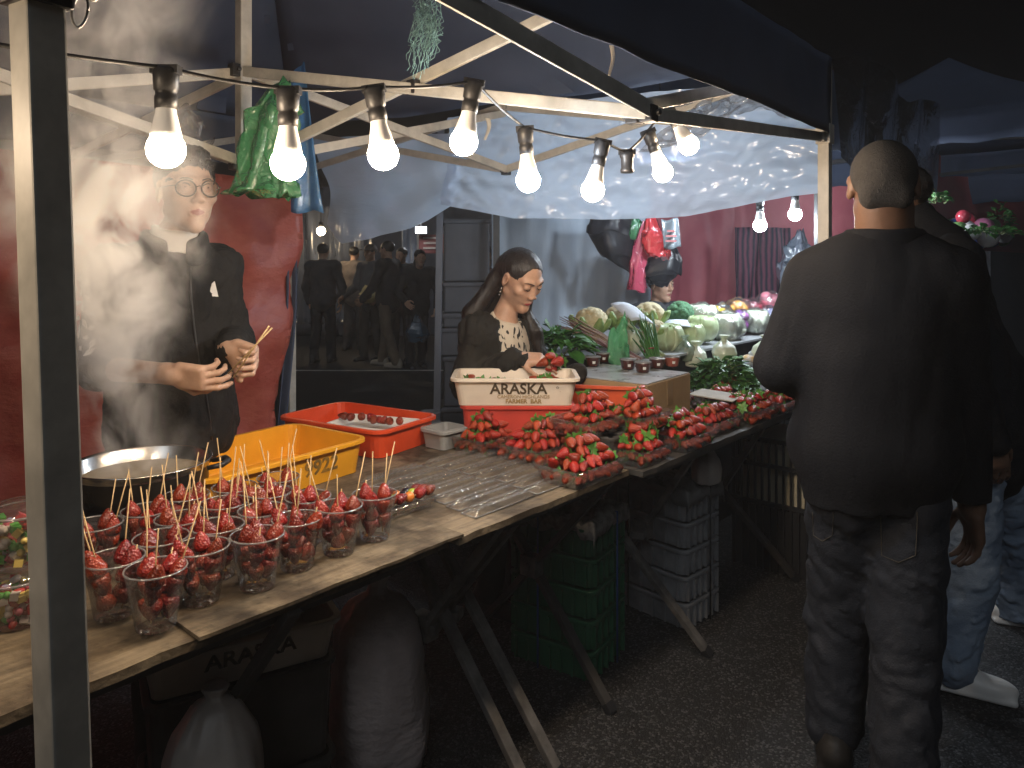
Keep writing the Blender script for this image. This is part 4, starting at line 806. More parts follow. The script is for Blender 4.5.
M_broc = vcol('broccoli_head', (.05,.14,.07), (.1,.24,.12), 50, .8, bump=.8, bscale=90); M_gleaf = vcol('green_leaf', (.03,.13,.025), (.07,.22,.04), 10, .45); M_stem = vcol('pale_stem', (.35,.38,.2), (.22,.3,.1), 20); M_purp = vcol('purple_stem', (.16,.06,.08), (.3,.22,.14), 20); M_wrap = film('cling_wrap', milk=.08, gloss=.3, rough=.07, bump=1, bscale=30)
def cauli(p, r, lab, m=M_cauli, kind='cauliflower', leaf=True, seed=0):
    t = thing(kind, lab, kind, p - UP*r*.8, 'vegetables on the black stand'); ra = np.random.default_rng(seed); cs = ra.normal(size=(130,3)); cs /= np.linalg.norm(cs, axis=1)[:,None]
    fn = lambda vs: .80 + .26*np.sqrt(np.maximum(0, (vs @ cs.T).max(1) - .945)/.055) 
    mb = MB(); mb.sphere(p, (r, r, r*.88), nu=72, nv=48, fn=fn); part('head', mb, m, t)
    if leaf:
        mb = MB()
        for i in range(9):
            a = 6.28*i/9 + ra.uniform(-.2,.2); e = np.array([math.cos(a), math.sin(a), 0]); s = np.array([-e[1], e[0], 0]); l = r*ra.uniform(1.3,1.9)
            mb.grid(lambda u, v: p - UP*r*.75 + e*(r*.3 + r*.85*math.sin(u*1.6)) + UP*l*.75*u**1.3 + s*(v-.5)*r*.8*math.sin(math.pi*min(.95,u*.85+.1)) + e*.02*math.cos((v-.5)*3), 8, 4, thick=.002)
        part('leaves', mb, M_cleaf, t)
def cabbage(p, r, lab, m=M_cab, wrap=False, seed=0, kind='cabbage', sq=(1,1,.86)):
    t = thing(kind, lab, kind, p - UP*r*.84, 'vegetables on the black stand'); fn = lambda vs: 1 + .05*noise(vs*np.array([1,1,1.5]), .6, seed % 9) - .014*np.abs(np.sin(np.arctan2(vs[:,1], vs[:,0])*2.5 + vs[:,2]*2 + seed))
    mb = MB(); mb.sphere(p, np.array(sq)*r, nu=28, nv=18, fn=fn); part('head', mb, m, t); mb = MB(); ra = random.Random(seed)
    for i in range(5):
        a = 6.28*i/5 + ra.uniform(0,.8); e = np.array([math.cos(a), math.sin(a), 0]); s = np.array([-e[1], e[0], 0])
        mb.grid(lambda u, v: p + (e*math.cos(-1.3 + 2.2*u)*math.cos((v-.5)*1.4) + s*math.sin((v-.5)*1.4)*math.cos(-1.0+1.6*u) + UP*.9*math.sin(-1.3 + 2.2*u))*r*(1.03 + .1*u*u + .03*math.sin(v*14)), 9, 8, thick=.002)
    part('outer_leaf', mb, m, t)
    if wrap:
        mb = MB(); mb.sphere(p, r*1.14*np.array([1.05,1,.88]), nu=24, nv=16, fn=lambda vs: 1 + .06*noise(vs, 1.3, seed%7+1)); part('plastic_wrap', mb, M_wrap, t)
def bunch(lab, root, tip, n, r0, spread0, spread1, m, seed, kind, cat, leafy=None, bend=.1):
    t = thing(kind, lab, cat, root, 'vegetables on the black stand'); ra = random.Random(seed); mb = MB(); d = nrm(tip-root); s = nrm(np.cross(d, UP)); q = np.cross(s, d); ends = []
    for i in range(n):
        a, b = ra.uniform(-1,1), ra.uniform(-.6,.6); c, e = ra.uniform(-1,1), ra.uniform(-.5,1); p0 = root + s*a*spread0 + q*b*spread0*.6; p2 = tip + s*(a*.5+c*.5)*spread1 + q*e*spread1*.5 + d*ra.uniform(-.06,.05); p1 = (p0+p2)/2 + UP*bend*ra.uniform(.3,1)*np.linalg.norm(tip-root)*.5
        mb.tube([p0, p0*.6+p1*.4, p1, p1*.45+p2*.55, p2], [r0, r0, r0*.85, r0*.6, r0*.2], 6); ends.append((p1, p2))
    part('stalks', mb, m, t)
    mid = root*.72 + tip*.28; mb = MB(); mb.tube([mid + (s*math.cos(a)*spread0*1.1 + q*math.sin(a)*spread0*.75) for a in np.linspace(0,6.28,20)], .004, 5); part('band', mb, mat('rubber_band', (.3,.05,.05), .5), t)
def leaf_heap(name, lab, cat, c, rad, n, size, m, seed, m2=None):
    t = thing(name, lab, cat, c, 'vegetables on the black stand'); ra = random.Random(seed); mb = MB(); st_ = MB()
    for i in range(n):
        th = ra.uniform(0,6.28); ph = ra.uniform(0,1); q = math.sqrt(ra.uniform(.05,1)); base = c + np.array([math.cos(th)*rad[0]*q, math.sin(th)*rad[1]*q, rad[2]*(1-q*q)*ra.uniform(.5,1)]); d = nrm(np.array([math.cos(th)*ra.uniform(.2,1.2), math.sin(th)*ra.uniform(.2,1.2) - .25, ra.uniform(-.1,1)])); s = nrm(np.cross(d, UP) + np.array([ra.uniform(-.4,.4) for _ in range(3)])); nn_ = np.cross(s, d); L = size*ra.uniform(.6,1.3); w = L*ra.uniform(.25,.4)
        mb.grid(lambda u, v: base + d*L*u + s*(v-.5)*2*w*math.sin(math.pi*min(1,.12+u*.88))*(1+.1*math.sin(u*14)) - nn_*(L*.25*u*u - abs(v-.5)*w*.5) - UP*L*.25*u*u, 5, 4, thick=.0008)
        if i % 3 == 0: st_.tube([base - d*L*.5, base + d*L*.3], .003, 5)
    mb.add(st_.v, st_.f, 1); part('leaves', mb, [m, M_stem], t)
cauli(at(591,322,3.95), .088, 'yellowish cauliflower at the left end of the stand', seed=1); cauli(at(620,319,4.05), .085, 'brownish cauliflower behind the green net bag', seed=2, m=vcol('old_cauliflower', (.4,.32,.2), (.55,.47,.3), 30, .7, bump=.5)); cauli(at(649,316,4.1), .085, 'cream cauliflower propping up the paper sheet', seed=3); cauli(at(655,330,3.95), .06, 'small cauliflower beneath the tilted paper sheet', seed=13)
cauli(at(680,313,4.45), .08, 'dark green broccoli head in front of the seated man', m=M_broc, kind='broccoli', leaf=False, seed=4)
cabbage(at(702,317,4.5), .09, 'pale wrapped cabbage right of the broccoli', M_cabw, True, 1); cabbage(at(667,337,3.95), .085, 'green cabbage under the second paper sheet', M_cab, False, 2); cabbage(at(690,335,4.05), .075, 'small green cabbage at the stand front edge', M_cab, False, 3); cabbage(at(702,328,4.25), .085, 'light cabbage right of the second paper sheet', M_cab, False, 4); cabbage(at(725,327,4.45), .1, 'white wrapped cabbage at the middle of the stand', M_cabw, True, 5, sq=(1.25,1,.72)); cabbage(at(632,342,3.75), .07, 'pale cabbage low beside the leaning spring onions', M_cabw, False, 6); cabbage(at(755,321,4.75), .085, 'white wrapped cabbage farthest to the right', M_cabw, True, 7)
bunch('bundle of dark lemongrass stalks leaning left of the net bag', at(640,362,3.55)+UP*.0, at(566,325,3.75), 26, .007, .05, .1, M_purp, 1, 'stalk_bundle', 'bundle')
bunch('bunch of spring onions fanned below the paper sheets', at(655,362,3.6), at(640,322,3.75), 30, .005, .03, .1, M_gleaf, 2, 'spring_onion_bunch', 'bunch'); bunch('bunch of long green stalks lying right of the spring onions', at(662,358,3.65), at(622,330,3.8), 24, .006, .03, .08, M_stem, 3, 'stalk_bundle', 'bundle')
leaf_heap('leafy_greens', 'dark leafy greens beside the woman, at the left of the stand', 'greens', at(556,350,3.6), (.14,.1,.1), 120, .1, M_gleaf, 5); leaf_heap('leafy_greens', 'heap of bushy greens between the strawberries and the black stand', 'greens', at(722,388,3.72), (.16,.14,.16), 330, .062, mat('bright_leaf', (.06,.17,.035), .5, rand=.2), 6)
M_paper = mat('blue_white_paper', (.62,.66,.74), .6)
mb = MB(); mb.grid(lambda u, v: at(610 + 27*u + 22*v, 304 + 6*u*u - 2*u + 17*v + 3*u*v, 3.85 - .12*v) + UP*.012*math.sin(u*3.1), 8, 6, thick=.0006); single('paper_sheet', mb, M_paper, 'blank pale paper sheet tilted over the cauliflowers', 'paper')
mb = MB(); mb.grid(lambda u, v: at(660 + 27*u + 4*v, 322 - u*2 + 7*v, 4.1 - .15*v) + UP*.008*math.sin(u*3.1), 8, 5, thick=.0006); single('paper_sheet', mb, M_paper, 'blank paper sheet lying flat on the green cabbages', 'paper')
def packet(px, py, Y, r, cols, lab, seed):
    p = at(px, py, Y); t = thing('produce_bag', lab, 'bag', p - UP*r, 'bagged produce on the stand'); mb = MB(); ra = random.Random(seed); ms = [mat('produce_%d_%d_%d' % tuple(int(x*100) for x in c), c, .3, coat=.4) for c in cols]
    for i in range(9): mb.sphere(p + np.array([ra.uniform(-.6,.6), ra.uniform(-.5,.5), ra.uniform(-.5,.5)])*r, r*ra.uniform(.38,.52), nu=12, nv=8, mat=i % len(ms))
    part('contents', mb, ms, t); mb = MB(); mb.sphere(p, np.array([1.15,1.05,1.0])*r, nu=24, nv=16, fn=lambda vs: 1 + .1*noise(vs, 1.1, seed % 9)); part('plastic_wrap', mb, M_wrap, t)
packet(722,315,4.6,.07,[(.75,.5,.03)],'bag of yellow peppers beside the wrapped cabbages',1); packet(738,308,4.8,.07,[(.75,.35,.03)],'bag of orange peppers behind the purple bag',2); packet(741,319,4.7,.065,[(.16,.06,.22),(.3,.1,.3)],'bag of purple onions on the stand',3); packet(751,309,4.95,.075,[(.4,.05,.08)],'bag of dark red produce behind the stand front',4); packet(769,303,5.0,.08,[(.65,.1,.16),(.6,.2,.25)],'bag of pink radishes near the big man elbow',5); packet(768,316,4.9,.07,[(.6,.6,.62),(.3,.3,.5)],'bag of pale produce near the big man elbow',6)
for px, py, lab, sd_ in ((724,352,'knotted white bag in front of the stand',1),(696,358,'small knotted white bag left of the other one',2),(684,352,'clear bag of pale greens at the stand corner',3),(766,352,'knotted pale bag far right before the stand',4)):
    p = at(px, py, 3.9); single('knotted_bag', bag_lathe(p - UP*.05, [(.03,0),(.055,.01),(.065,.045),(.055,.08),(.025,.105),(.012,.118),(.03,.14),(0,.135)], sd_, .12, 24), M_cabw if sd_ != 3 else film('hazy_bag', milk=.45, gloss=.25, rough=.1, bump=1, bscale=18, milkcol=(.5,.62,.5)), lab, 'bag', group='knotted bags before the stand')
for i in range(4):
    p = at(738 + 8*i, 372 - 5*i, 3.95); mb = MB(); mb.loft([[p + rotz(UANG) @ np.array([x*(.07 if k in (1,2) else .05), y*(.045 if k in (1,2) else .03), zz]) for x, y in ((-1,-1),(0,-1.15),(1,-1),(1.1,0),(1,1),(0,1.15),(-1,1),(-1.1,0))] for k, zz in enumerate((0,.012,.028,.04))]); single('produce_packet', mb, [mat('packet_%d' % i, ((.15,.3,.1),(.4,.5,.6),(.6,.35,.1),(.5,.55,.6))[i], .25, col2=(.7,.75,.8), vscale=25, coat=.5)], ['flat green produce packet beside the bushy greens','bluish produce packet beside the bushy greens','orange marked produce packet under the elbow','pale produce packet rightmost under the elbow'][i], 'packet', group='flat packets before the stand')
# ---- people ------------------------------------------------------------------------------------------------------
def skin(name, c): return mat(name, c, .5, var=.08, vscale=30, sss=.12, bump=.06, bscale=140)
SK_l = skin('fair_skin', (.52,.33,.235)); SK_m = skin('tan_skin', (.52,.31,.21)); SK_d = skin('brown_skin', (.17,.09,.055))
M_lips = mat('lips', (.36,.12,.10), .4); M_hair = mat('black_hair', (.012,.010,.009), .42, bump=.5, bscale=60, stretch=(6,6,.6)); M_eyew = mat('eye_white', (.6,.57,.53), .25); M_iris = mat('dark_iris', (.02,.012,.008), .12)
def frame(f, pitch=0, roll=0):
    f = nrm([f[0], f[1], 0]); r = np.array([f[1], -f[0], 0]); b = np.stack([r, f, UP], 1); return b @ rotx(pitch) @ roty(roll)
def head(s, c, M, k=1.0, ears=True, fem=False):
    P = lambda x, y, z: c + M @ (np.array([x, y, z])*k)
    s.ell(P(0,-.014,.032), np.array([.0755,.094,.084])*k, M, .02); s.ell(P(0,.022,-.03), np.array([.061,.068,.078])*k, M, .025)
    s.cap(P(-.046,-.005,-.052), P(0,.06,-.098), .02*k, .02*k, .02); s.cap(P(.046,-.005,-.052), P(0,.06,-.098), .02*k, .02*k, .02); s.ell(P(0,.064,-.096), .02*k, None, .015)
    for x in (-1,1):
        s.ell(P(x*.043,.055,-.018), np.array([.022,.022,.02])*k, M, .015); s.cap(P(x*.014,.082 if fem else .086,.03), P(x*.045,.067 if fem else .07,.03), .010*k, .010*k, .016)
        s.ell(P(x*.032,.1,.011), np.array([.02,.022,.013])*k, M, .012, sub=True); s.ell(P(x*.032,.072,.011), .0165*k, None, .004)
    s.cap(P(0,.085,.014), P(0,.098 if fem else .106,-.024), .007*k, .0095*k if fem else .0115*k, .010)
    for x in (-1,1): s.ell(P(x*.011,.096,-.030), np.array([.009,.011,.008])*k, M, .006)
    s.cap(P(-.02,.079,-.060), P(0,.088,-.0575), .0055*k, .0068*k, .004); s.cap(P(.02,.079,-.060), P(0,.088,-.0575), .0055*k, .0068*k, .004)
    s.cap(P(-.017,.079,-.067), P(.017,.079,-.067), .0065*k, .0065*k, .003); s.ell(P(0,.084,-.068), np.array([.013,.008,.006])*k, M, .004)
    if ears:
        for x in (-1,1): s.ell(P(x*.078,-.006,.002), np.array([.009,.02,.033])*k, M @ rotx(-.15) @ rotz(-x*.35), .006); s.ell(P(x*.086,.0,.004), np.array([.006,.010,.018])*k, M, .004, sub=True)
def hand(s, w, d, n, side, curl, k=1.0, thumb=.5, rad=.0088):
    "w wrist, d finger direction, n palm normal; side +1 puts the thumb along cross(d, n)"
    d = nrm(d); n = nrm(n - d*(n @ d)); a = np.cross(d, n)*side; R_ = np.stack([a, d, n], 1)
    s.cap(w - d*.02*k, w + d*.02*k, .026*k, .025*k, .015); s.rbox(w + d*.055*k, np.array([.039,.045,.0145])*k, R_, .013*k, .012); s.ell(w + d*.035*k + a*.026*k + n*.008*k, np.array([.018,.03,.016])*k, R_, .012)
    for i, (o, L) in enumerate(((.030,.92),(.0105,1.0),(-.0095,.95),(-.028,.78))):
        p = w + d*(.094 - .004*abs(i-1.2))*k + a*o*k; ang = 0.0; pts = [p - d*.012*k, p]; c = curl[i] if hasattr(curl, '__len__') else curl; e = d
        for seg, l in enumerate((.043,.027,.022)):
            ang += c*(.75 if seg == 0 else 1.0 if seg == 1 else .7); e = d*math.cos(ang) + n*math.sin(ang) + a*(.06 - .04*i); pts.append(pts[-1] + nrm(e)*l*L*k)
        s.chain(pts, np.array([1.12,1.08,.98,.9,.76])*rad*k, .0035)
    t0 = w + d*.022*k + a*.03*k + n*.006*k; t1 = t0 + nrm(a*.75 + d*.8 + n*thumb*.6)*.042*k; t2 = t1 + nrm(a*(.35 - thumb*.5) + d*.85 + n*thumb)*.033*k; t3 = t2 + nrm(a*(.1 - thumb*.6) + d*.9 + n*thumb)*.025*k
    s.chain([t0, t1, t2, t3], np.array([1.6,1.25,1.1,.85])*rad*k, .006)
def auto(base, f, h=1.72, lean=0, stride=.0, arms=((.0,.05),(.0,.05)), sw=1.0):
    "standing joints; arms = per side (forward swing of the wrist, outward)"
    f = nrm([f[0], f[1], 0]); r = np.array([f[1], -f[0], 0]); b = np.asarray(base, float); J = {}
    up = lambda z_, x=0, y=0: b + UP*z_*h + r*x*h + f*(y*h + lean*max(0, z_-.5)*h)
    J['head'] = up(.932, 0, .012); J['neck'] = up(.835, 0, -.012); J['pel'] = up(.53)
    for n, s in (('L',-1),('R',1)):
        sw_, ow = arms[0 if s < 0 else 1]
        J['sho'+n] = up(.812, s*.108*sw, -.005); J['elb'+n] = up(.635, s*(.128*sw+ow*.6), .02+sw_*.25); J['wri'+n] = up(.50 + abs(sw_)*.35, s*(.125*sw+ow*.3), .05 + sw_)
        J['hip'+n] = up(.51, s*.052); J['kne'+n] = up(.285, s*.058, .012 + s*stride*.35); J['ank'+n] = up(.046, s*.06, s*stride - .012)
    J['f'] = f; J['r'] = r; J['h'] = h; return J
def bbox(J, pad=.16, zmin=0.0, keys=None):
    P = np.array([v for k, v in J.items() if isinstance(v, np.ndarray) and k not in ('f','r','hf','fL','fR')]); lo = P.min(0) - pad; hi = P.max(0) + pad; lo[2] = zmin; hi[2] += .03; return lo, hi
def torso(s, J, o=0, g=1.0, k=.05, low=0.0):
    h = J['h']/1.72; f = nrm(np.array([*J['f'][:2], 0])); M = np.stack([np.array([f[1], -f[0], 0]), f, UP], 1); p, n = J['pel'], J['neck']; L = lambda t: p*(1-t) + n*t
    tl = np.linalg.norm(n-p)
    s.ell(L(.66), np.array([.150*g+o,.108*g+o,.36*tl+o])*1, M, k); s.ell(L(.32) + f*.01, np.array([.138*g+o,.105*g+o,.36*tl+o]), M, k); s.ell(L(.02) - f*.005, np.array([.158*g+o,.115*g+o,.13*h+o]), M, k)
    s.cap(J['shoL'], J['shoR'], .058*h+o, .058*h+o, k); 
    s.cap(L(.84), n + (J['head']-n)*.1, .075*h+o*.6, .05*h+o*.4, .035)
def limbs(s, J, ra, o=0, k=.02, which='arms', sides='LR', frac=1.0):
    h = J['h']/1.72
    for n in sides:
        if which == 'arms':
            a, b, c = J['sho'+n], J['elb'+n], J['wri'+n]; s.cap(a, b, ra[0]*h+o, ra[1]*h+o, k*1.8); e = b + (c-b)*frac; s.cap(b, e, ra[1]*h+o, (ra[1] + (ra[2]-ra[1])*frac)*h+o, k)
        else:
            a, b, c = J['hip'+n], J['kne'+n], J['ank'+n]; s.cap(a, b, ra[0]*h+o, ra[1]*h+o, k*1.5); s.cap(b, c, ra[1]*h+o, ra[2]*h+o, k)
def shoe_mb(s, ank, f, k=1.0, tilt=0.0, up=.0):
    f = nrm([f[0], f[1], 0]); M = frame(f, tilt); c = np.asarray(ank, float); g = np.array([c[0], c[1], up])
    P = lambda x, y, z: g + M @ (np.array([x, y, z])*k)
    s.cap(P(0,-.055,.045), P(0,.06,.04), .038*k, .038*k, .02); s.ell(P(0,.11,.036), np.array([.044,.085,.034])*k, M, .03); s.cap(P(0,-.045,.05), P(0,-.03,.1), .042*k, .045*k, .03); s.rbox(P(0,.05,.014), np.array([.044,.138,.014])*k, M, .012*k, .01)
    return M, P
def add_shoe(root, ank, f, m, msole, k=1.0, tilt=0.0, up=0.0, h=.006, laces=None):
    g = np.array([ank[0], ank[1], up]); s = SDF(g - .24*k, g + np.array([.24,.24,.2])*k, h); M, P = shoe_mb(s, ank, f, k, tilt, up); mb = s.mb(0, 1); v = np.asarray(mb.v); 
    loc = (v - g) @ M / k; fz = np.array([loc[list(q)].mean(0)[2] for q in mb.f]); mb.m = (fz < .024).astype(int).tolist(); sh = part('shoe', mb, [m, msole], root)
    if laces:
        mb = MB()
        for i in range(4): y = .045 + .018*i; zz = .079 - .009*i; mb.tube([P(-.03,y,zz-.012), P(-.012,y+.004,zz), P(.012,y+.004,zz), P(.03,y,zz-.012)], .0028*k, 5)
        mb.tube([P(0,.045,.083), P(-.02,.035,.1), P(-.035,.05,.086), P(0,.045,.083), P(.025,.03,.1), P(.038,.052,.085), P(0,.045,.083)], .0022*k, 5)
        part('laces', mb, laces, sh)
def body(J, hf, hM, k, m, res, root, hands=(), arm=(.042,.036,.027), leg=(.07,.05,.036), g=.92, ears=True, zmin=0.0, neckr=.05, lipm=M_lips, fem=False):
    lo, hi = bbox(J, .2, zmin); s = SDF(lo, hi, res)
    torso(s, J, -.012, g); limbs(s, J, arm, 0); limbs(s, J, leg, 0, which='legs')
    for n in 'LR': 
        fv = J.get('f'+n, J['f']); s.cap(J['ank'+n], J['ank'+n] + nrm(np.array([*fv[:2], 0]))*.09 - UP*.045, .03, .026, .02)
    c = J['head']; s.cap(J['neck'] + UP*-.02, c + hM @ np.array([0,-.02,-.05])*k, neckr*1.1, neckr, .03); head(s, c, hM, k, ears, fem)
    for hnd in hands: hand(s, *hnd)
    mb = s.mb(0, 1); v = np.asarray(mb.v); q = ((v - c) @ hM)/k; inl = (np.abs(q[:,0]) < .021) & (q[:,1] > .074) & (np.abs(q[:,2] + .0632 + .1*np.abs(q[:,0])**1.3*0) < .0095*(1 - (np.abs(q[:,0])/.023)**2)); idx = np.array(mb.f); mb.m = (inl[idx].sum(1) >= 3).astype(int).tolist()
    return part('body', mb, [m, lipm], root)
def face_bits(root, c, M, k, brow=True, down=False, eyes=True, hairm=M_hair):
    P = lambda x, y, z: c + M @ (np.array([x, y, z])*k)
    for x in (-1,1):
        if eyes:
            mb = MB(); r = .0125*k; mb.sphere(P(x*.032,.0755,.0105), r, M @ rotx(-math.pi/2 + (-.25 if down else 0)), nu=16, nv=14); 
            vv = (np.asarray(mb.v) - P(x*.032,.0755,.0105)) @ (M @ rotx(-math.pi/2 + (-.25 if down else 0)))/r; mb.m = [1 if vv[list(f)].mean(0)[2] > .86 else 0 for f in mb.f]; part('eye', mb, [M_eyew, M_iris], root)
            mb = MB(); mb.tube([P(x*.017,.083,.0125), P(x*.024,.0875,.0185), P(x*.034,.0865,.0205), P(x*.047,.0755,.0135)], [.0010,.0017,.0017,.0012], 6); part('eyelash', mb, hairm, root)
        if brow: mb = MB(); mb.tube([P(x*.013,.0955,.029), P(x*.026,.0935,.0335), P(x*.038,.086,.0345), P(x*.050,.0745,.029)], np.array([.0028,.0034,.003,.0012])*k, 6, flat=.6); part('eyebrow', mb, hairm, root)
def lash(root, c, M, k):
    P = lambda x, y, z: c + M @ (np.array([x, y, z])*k)
    for x in (-1,1): mb = MB(); mb.tube([P(x*.018,.0845,.008), P(x*.025,.0895,.0025), P(x*.034,.0885,.0015), P(x*.047,.0765,.006)], [.0010,.0019,.0019,.0012], 6); part('eyelash', mb, M_hair, root)
def cloth(name, col, col2=None, rough=.85): return mat(name, col, rough, col2=col2 or tuple(min(1, c*1.5) for c in col), vscale=5, bump=.25, bscale=160, spec=.25)
# ----- the man cooking ------------------------------------------------------------------------------------------
def vendor():
    J = auto((-1.1,2.4,0), (.5,-.87), 1.81); f = J['f']
    J['head'] = at(187,193,2.33); J['neck'] = at(170,246,2.37); J['pel'] = np.array([-1.10,2.40,.95])
    J['shoR'] = at(112,272,2.27); J['shoL'] = at(215,270,2.47); J['elbR'] = at(98,368,2.22); J['wriR'] = at(172,374,2.06); J['elbL'] = at(236,342,2.46); J['wriL'] = at(231,349,2.18)
    J['ankR'] = np.array([-1.0,2.12,.085]); J['kneR'] = np.array([-1.1,2.26,.5]); J['ankL'] = np.array([-1.12,2.5,.085]); J['kneL'] = np.array([-1.06,2.36,.5]); J['fR'] = np.array([.35,-.9,0])
    root = thing('person', 'man with glasses and black jacket holding bamboo sticks behind the steam', 'person', (-1.1,2.38,0)); M = frame((.66,-.75), .02, .03); k = 1.06
    body(J, None, M, k, SK_l, .0042, root, hands=[(J['wriR'], np.array([1,-.10,-.12]), np.array([-.1,1,.35]), -1, (.55,.7,.8,.9), 1.0, .6), (J['wriL'], np.array([.85,-.35,-.22]), np.array([-.25,-1,-.25]), 1, (1.25,1.3,1.3,1.3), 1.0, .7)])
    face_bits(root, J['head'], M, k)
    c = J['head']; P = lambda x, y, z: c + M @ (np.array([x, y, z])*k)
    s = SDF(c - .17, c + .2, .004); s.ell(P(0,-.022,.048), np.array([.084,.098,.082])*k, M, .0); s.ell(P(0,.015,.108), np.array([.066,.075,.034])*k, M, .03); s.ell(P(0,.10,-.006), np.array([.09,.064,.084])*k, M, .004, sub=True); s.cut(P(0,0,-.02), M @ np.array([0,.35,-1])); s.folds(.005, 20, 3, (1,1,.3)); s.folds(.002, 50, 5, (1,1,.2)); part('hair', s.mb(), M_hair, root)
    ra = random.Random(4); mb = MB()
    for i in range(170):
        a = ra.uniform(-1.35,1.35); q = ra.uniform(0,1); b0 = P(.074*math.sin(a)*(1-.25*q), .075*math.cos(a)*(1-.4*q) - .012, .088 + .042*q - .018*abs(a)**2); sw = ra.uniform(-.2,1); d = M @ np.array([.018*sw + .012*math.sin(a), .02*math.cos(a), .004 + .006*q + ra.uniform(-.012,.003)])
        mb.tube([b0 - d*.4, b0 + d*.45, b0 + d*.9 - UP*.003, b0 + d*1.25 - UP*.009], [.004,.0034,.0022,.0005], 5)
    part('fringe', mb, M_hair, root)
    # glasses
    M_gl = mat('glasses_wire', (.10,.075,.05), .3, metal=.6); g = MB(); lens = MB()
    for x in (-1,1):
        ctr = np.array([x*.034,.103,.004]); ring = [ctr + np.array([.0265*math.cos(a), -.010*abs(math.cos(a))*(1 if x*math.cos(a) > 0 else .0), .0235*math.sin(a)]) for a in np.linspace(0,6.28318,29)]; g.tube([P(*q) for q in ring], .0024, 6)
        g.tube([P(x*.060,.094,.012), P(x*.073,.075,.012), P(x*.083,.0,.010)], .0014, 6); lens.add([P(*q) for q in ring[:-1]], [tuple(range(28))])
    g.tube([P(-.008,.106,.008), P(0,.112,.011), P(.008,.106,.008)], .0014, 6)
    o = single('eyeglasses', g, M_gl, 'round thin framed glasses worn by the man behind the steam', 'glasses', c + M @ np.array([0,.1,0])); part('lens', lens, film('lens_glass', milk=.03, gloss=.3, rough=.03, bump=0), o)
    M_bj = cloth('black_jacket', (.012,.012,.013), (.022,.021,.02)); lo, hi = bbox(J, .2, .75)
    s = SDF(lo, hi, .005); torso(s, J, .03, 1.0); limbs(s, J, (.062,.06,.05), .006, sides='R', frac=.12); limbs(s, J, (.062,.056,.045), .004, sides='L', frac=.93); s.cap(J['pel'] + UP*.0, J['pel'] + UP*.12, .185, .175, .08)
    fz = nrm(np.array([*f[:2], 0])); s.cut(J['neck'] + UP*.035 + fz*.02, nrm(fz*.75 + UP)); s.folds(.0065, 6.5, 5, (1,1,.8)); s.folds(.003, 15, 8); 
    jk = part('jacket', s.mb(), M_bj, root)
    rr = np.array([fz[1], -fz[0], 0]); F_ = lambda x, y, z_: J['pel'] + rr*x + fz*y + UP*z_
    def onjk(px, py, Y0=2.6):   # nearest jacket point along a sight line
        me = jk.data; return None
    dg = bpy.context.evaluated_depsgraph_get(); dg.update()
    def hit(px, py):
        o_ = np.array([0,0,H]); d_ = nrm(at(px, py, 1.0) - o_); loc = np.array(jk.matrix_world.translation); ok, p, n, i = jk.ray_cast(Vector(o_ - np.array(ori(jk))), Vector(d_)); return (np.array(p) + np.array(ori(jk)), np.array(n)) if ok else (at(px, py, 2.2), np.array([0,-1.0,0]))
    p, n = hit(213, 290); n = n if n[1] < 0 else -n; x = nrm(np.cross(UP, n)); y = np.cross(n, x); tri = [p + n*.004 + q for q in (x*-.016 - y*.018, x*.018 - y*.022, x*.002 + y*.028, x*-.006 + y*.022)]; mb = MB(); mb.loft([[q - n*.003 for q in tri], tri], smooth=False); part('badge', mb, mat('white_print', (.75,.72,.68), .6), jk)
    mb = MB(); zp = [hit(px, py)[0] + np.array([0,-.003,0]) for px, py in ((190,268),(191,290),(193,315),(196,340),(200,366),(206,392),(210,420),(212,440))]; mb.tube(zp, .0035, 6, flat=.6); part('zip', mb, M_blackp, jk)
    mb = MB()
    for i in range(16): 
        t = i/15; p, n = hit(80 + 7*math.sin(i*2.1) + 8*t, 278 + 75*t); n = n if n[1] < 0 else -n; x = nrm(np.cross(UP, n)); y = np.cross(n, x); a = i*1.3; w1, w2 = .018 + .006*math.sin(i*3), .008; x2 = x*math.cos(a)+y*math.sin(a); y2 = y*math.cos(a)-x*math.sin(a); q = [p+n*.004+x2*w1, p+n*.004+y2*w2, p+n*.004-x2*w1*.7, p+n*.004-y2*w2]; mb.loft([[e - n*.002 for e in q], q], smooth=False)
    part('sleeve_print', mb, mat('white_print', (.75,.72,.68), .6), jk)
    # collars
    s = SDF(J['neck'] - .16, J['neck'] + .16, .004); nk = J['neck'] + (J['head']-J['neck'])*.28; 
    for a in np.linspace(-2.6, 2.6, 44):
        e = fz*math.cos(a) + rr*math.sin(a); s.cap(nk + e*.062 - UP*(.035 + .028*max(0, math.cos(a))), nk + e*.06 + UP*(.012 - .02*max(0, math.cos(a))), .009, .006, .012)
    part('shirt_collar', s.mb(), mat('white_cotton', (.62,.58,.52), .8), root)
    s = SDF(J['neck'] - .2, J['neck'] + .16, .005)
    for a in np.linspace(-2.85, 2.85, 56):
        if abs(a) < .45: continue
        e = fz*math.cos(a) + rr*math.sin(a); s.cap(nk + e*.088 - UP*(.065 + .03*max(0, math.cos(a))), nk + e*.083 - UP*(.012 + .035*max(0, math.cos(a))), .014, .009, .02)
    part('collar', s.mb(), M_bj, jk)
    lo, hi = bbox(J, .2, .06); hi[2] = 1.15; s = SDF(lo, hi, .008); torso(s, J, .01, 1.0); s.cut([0,0,1.03], UP); limbs(s, J, (.09,.068,.06), .012, which='legs'); s.folds(.008, 5, 6, (1,1,.6)); part('trousers', s.mb(), cloth('grey_trousers', (.03,.028,.026), (.05,.045,.04)), root)
    M_sh = mat('white_shoe', (.6,.56,.52), .6, var=.12, vscale=12, bump=.15, bscale=50)
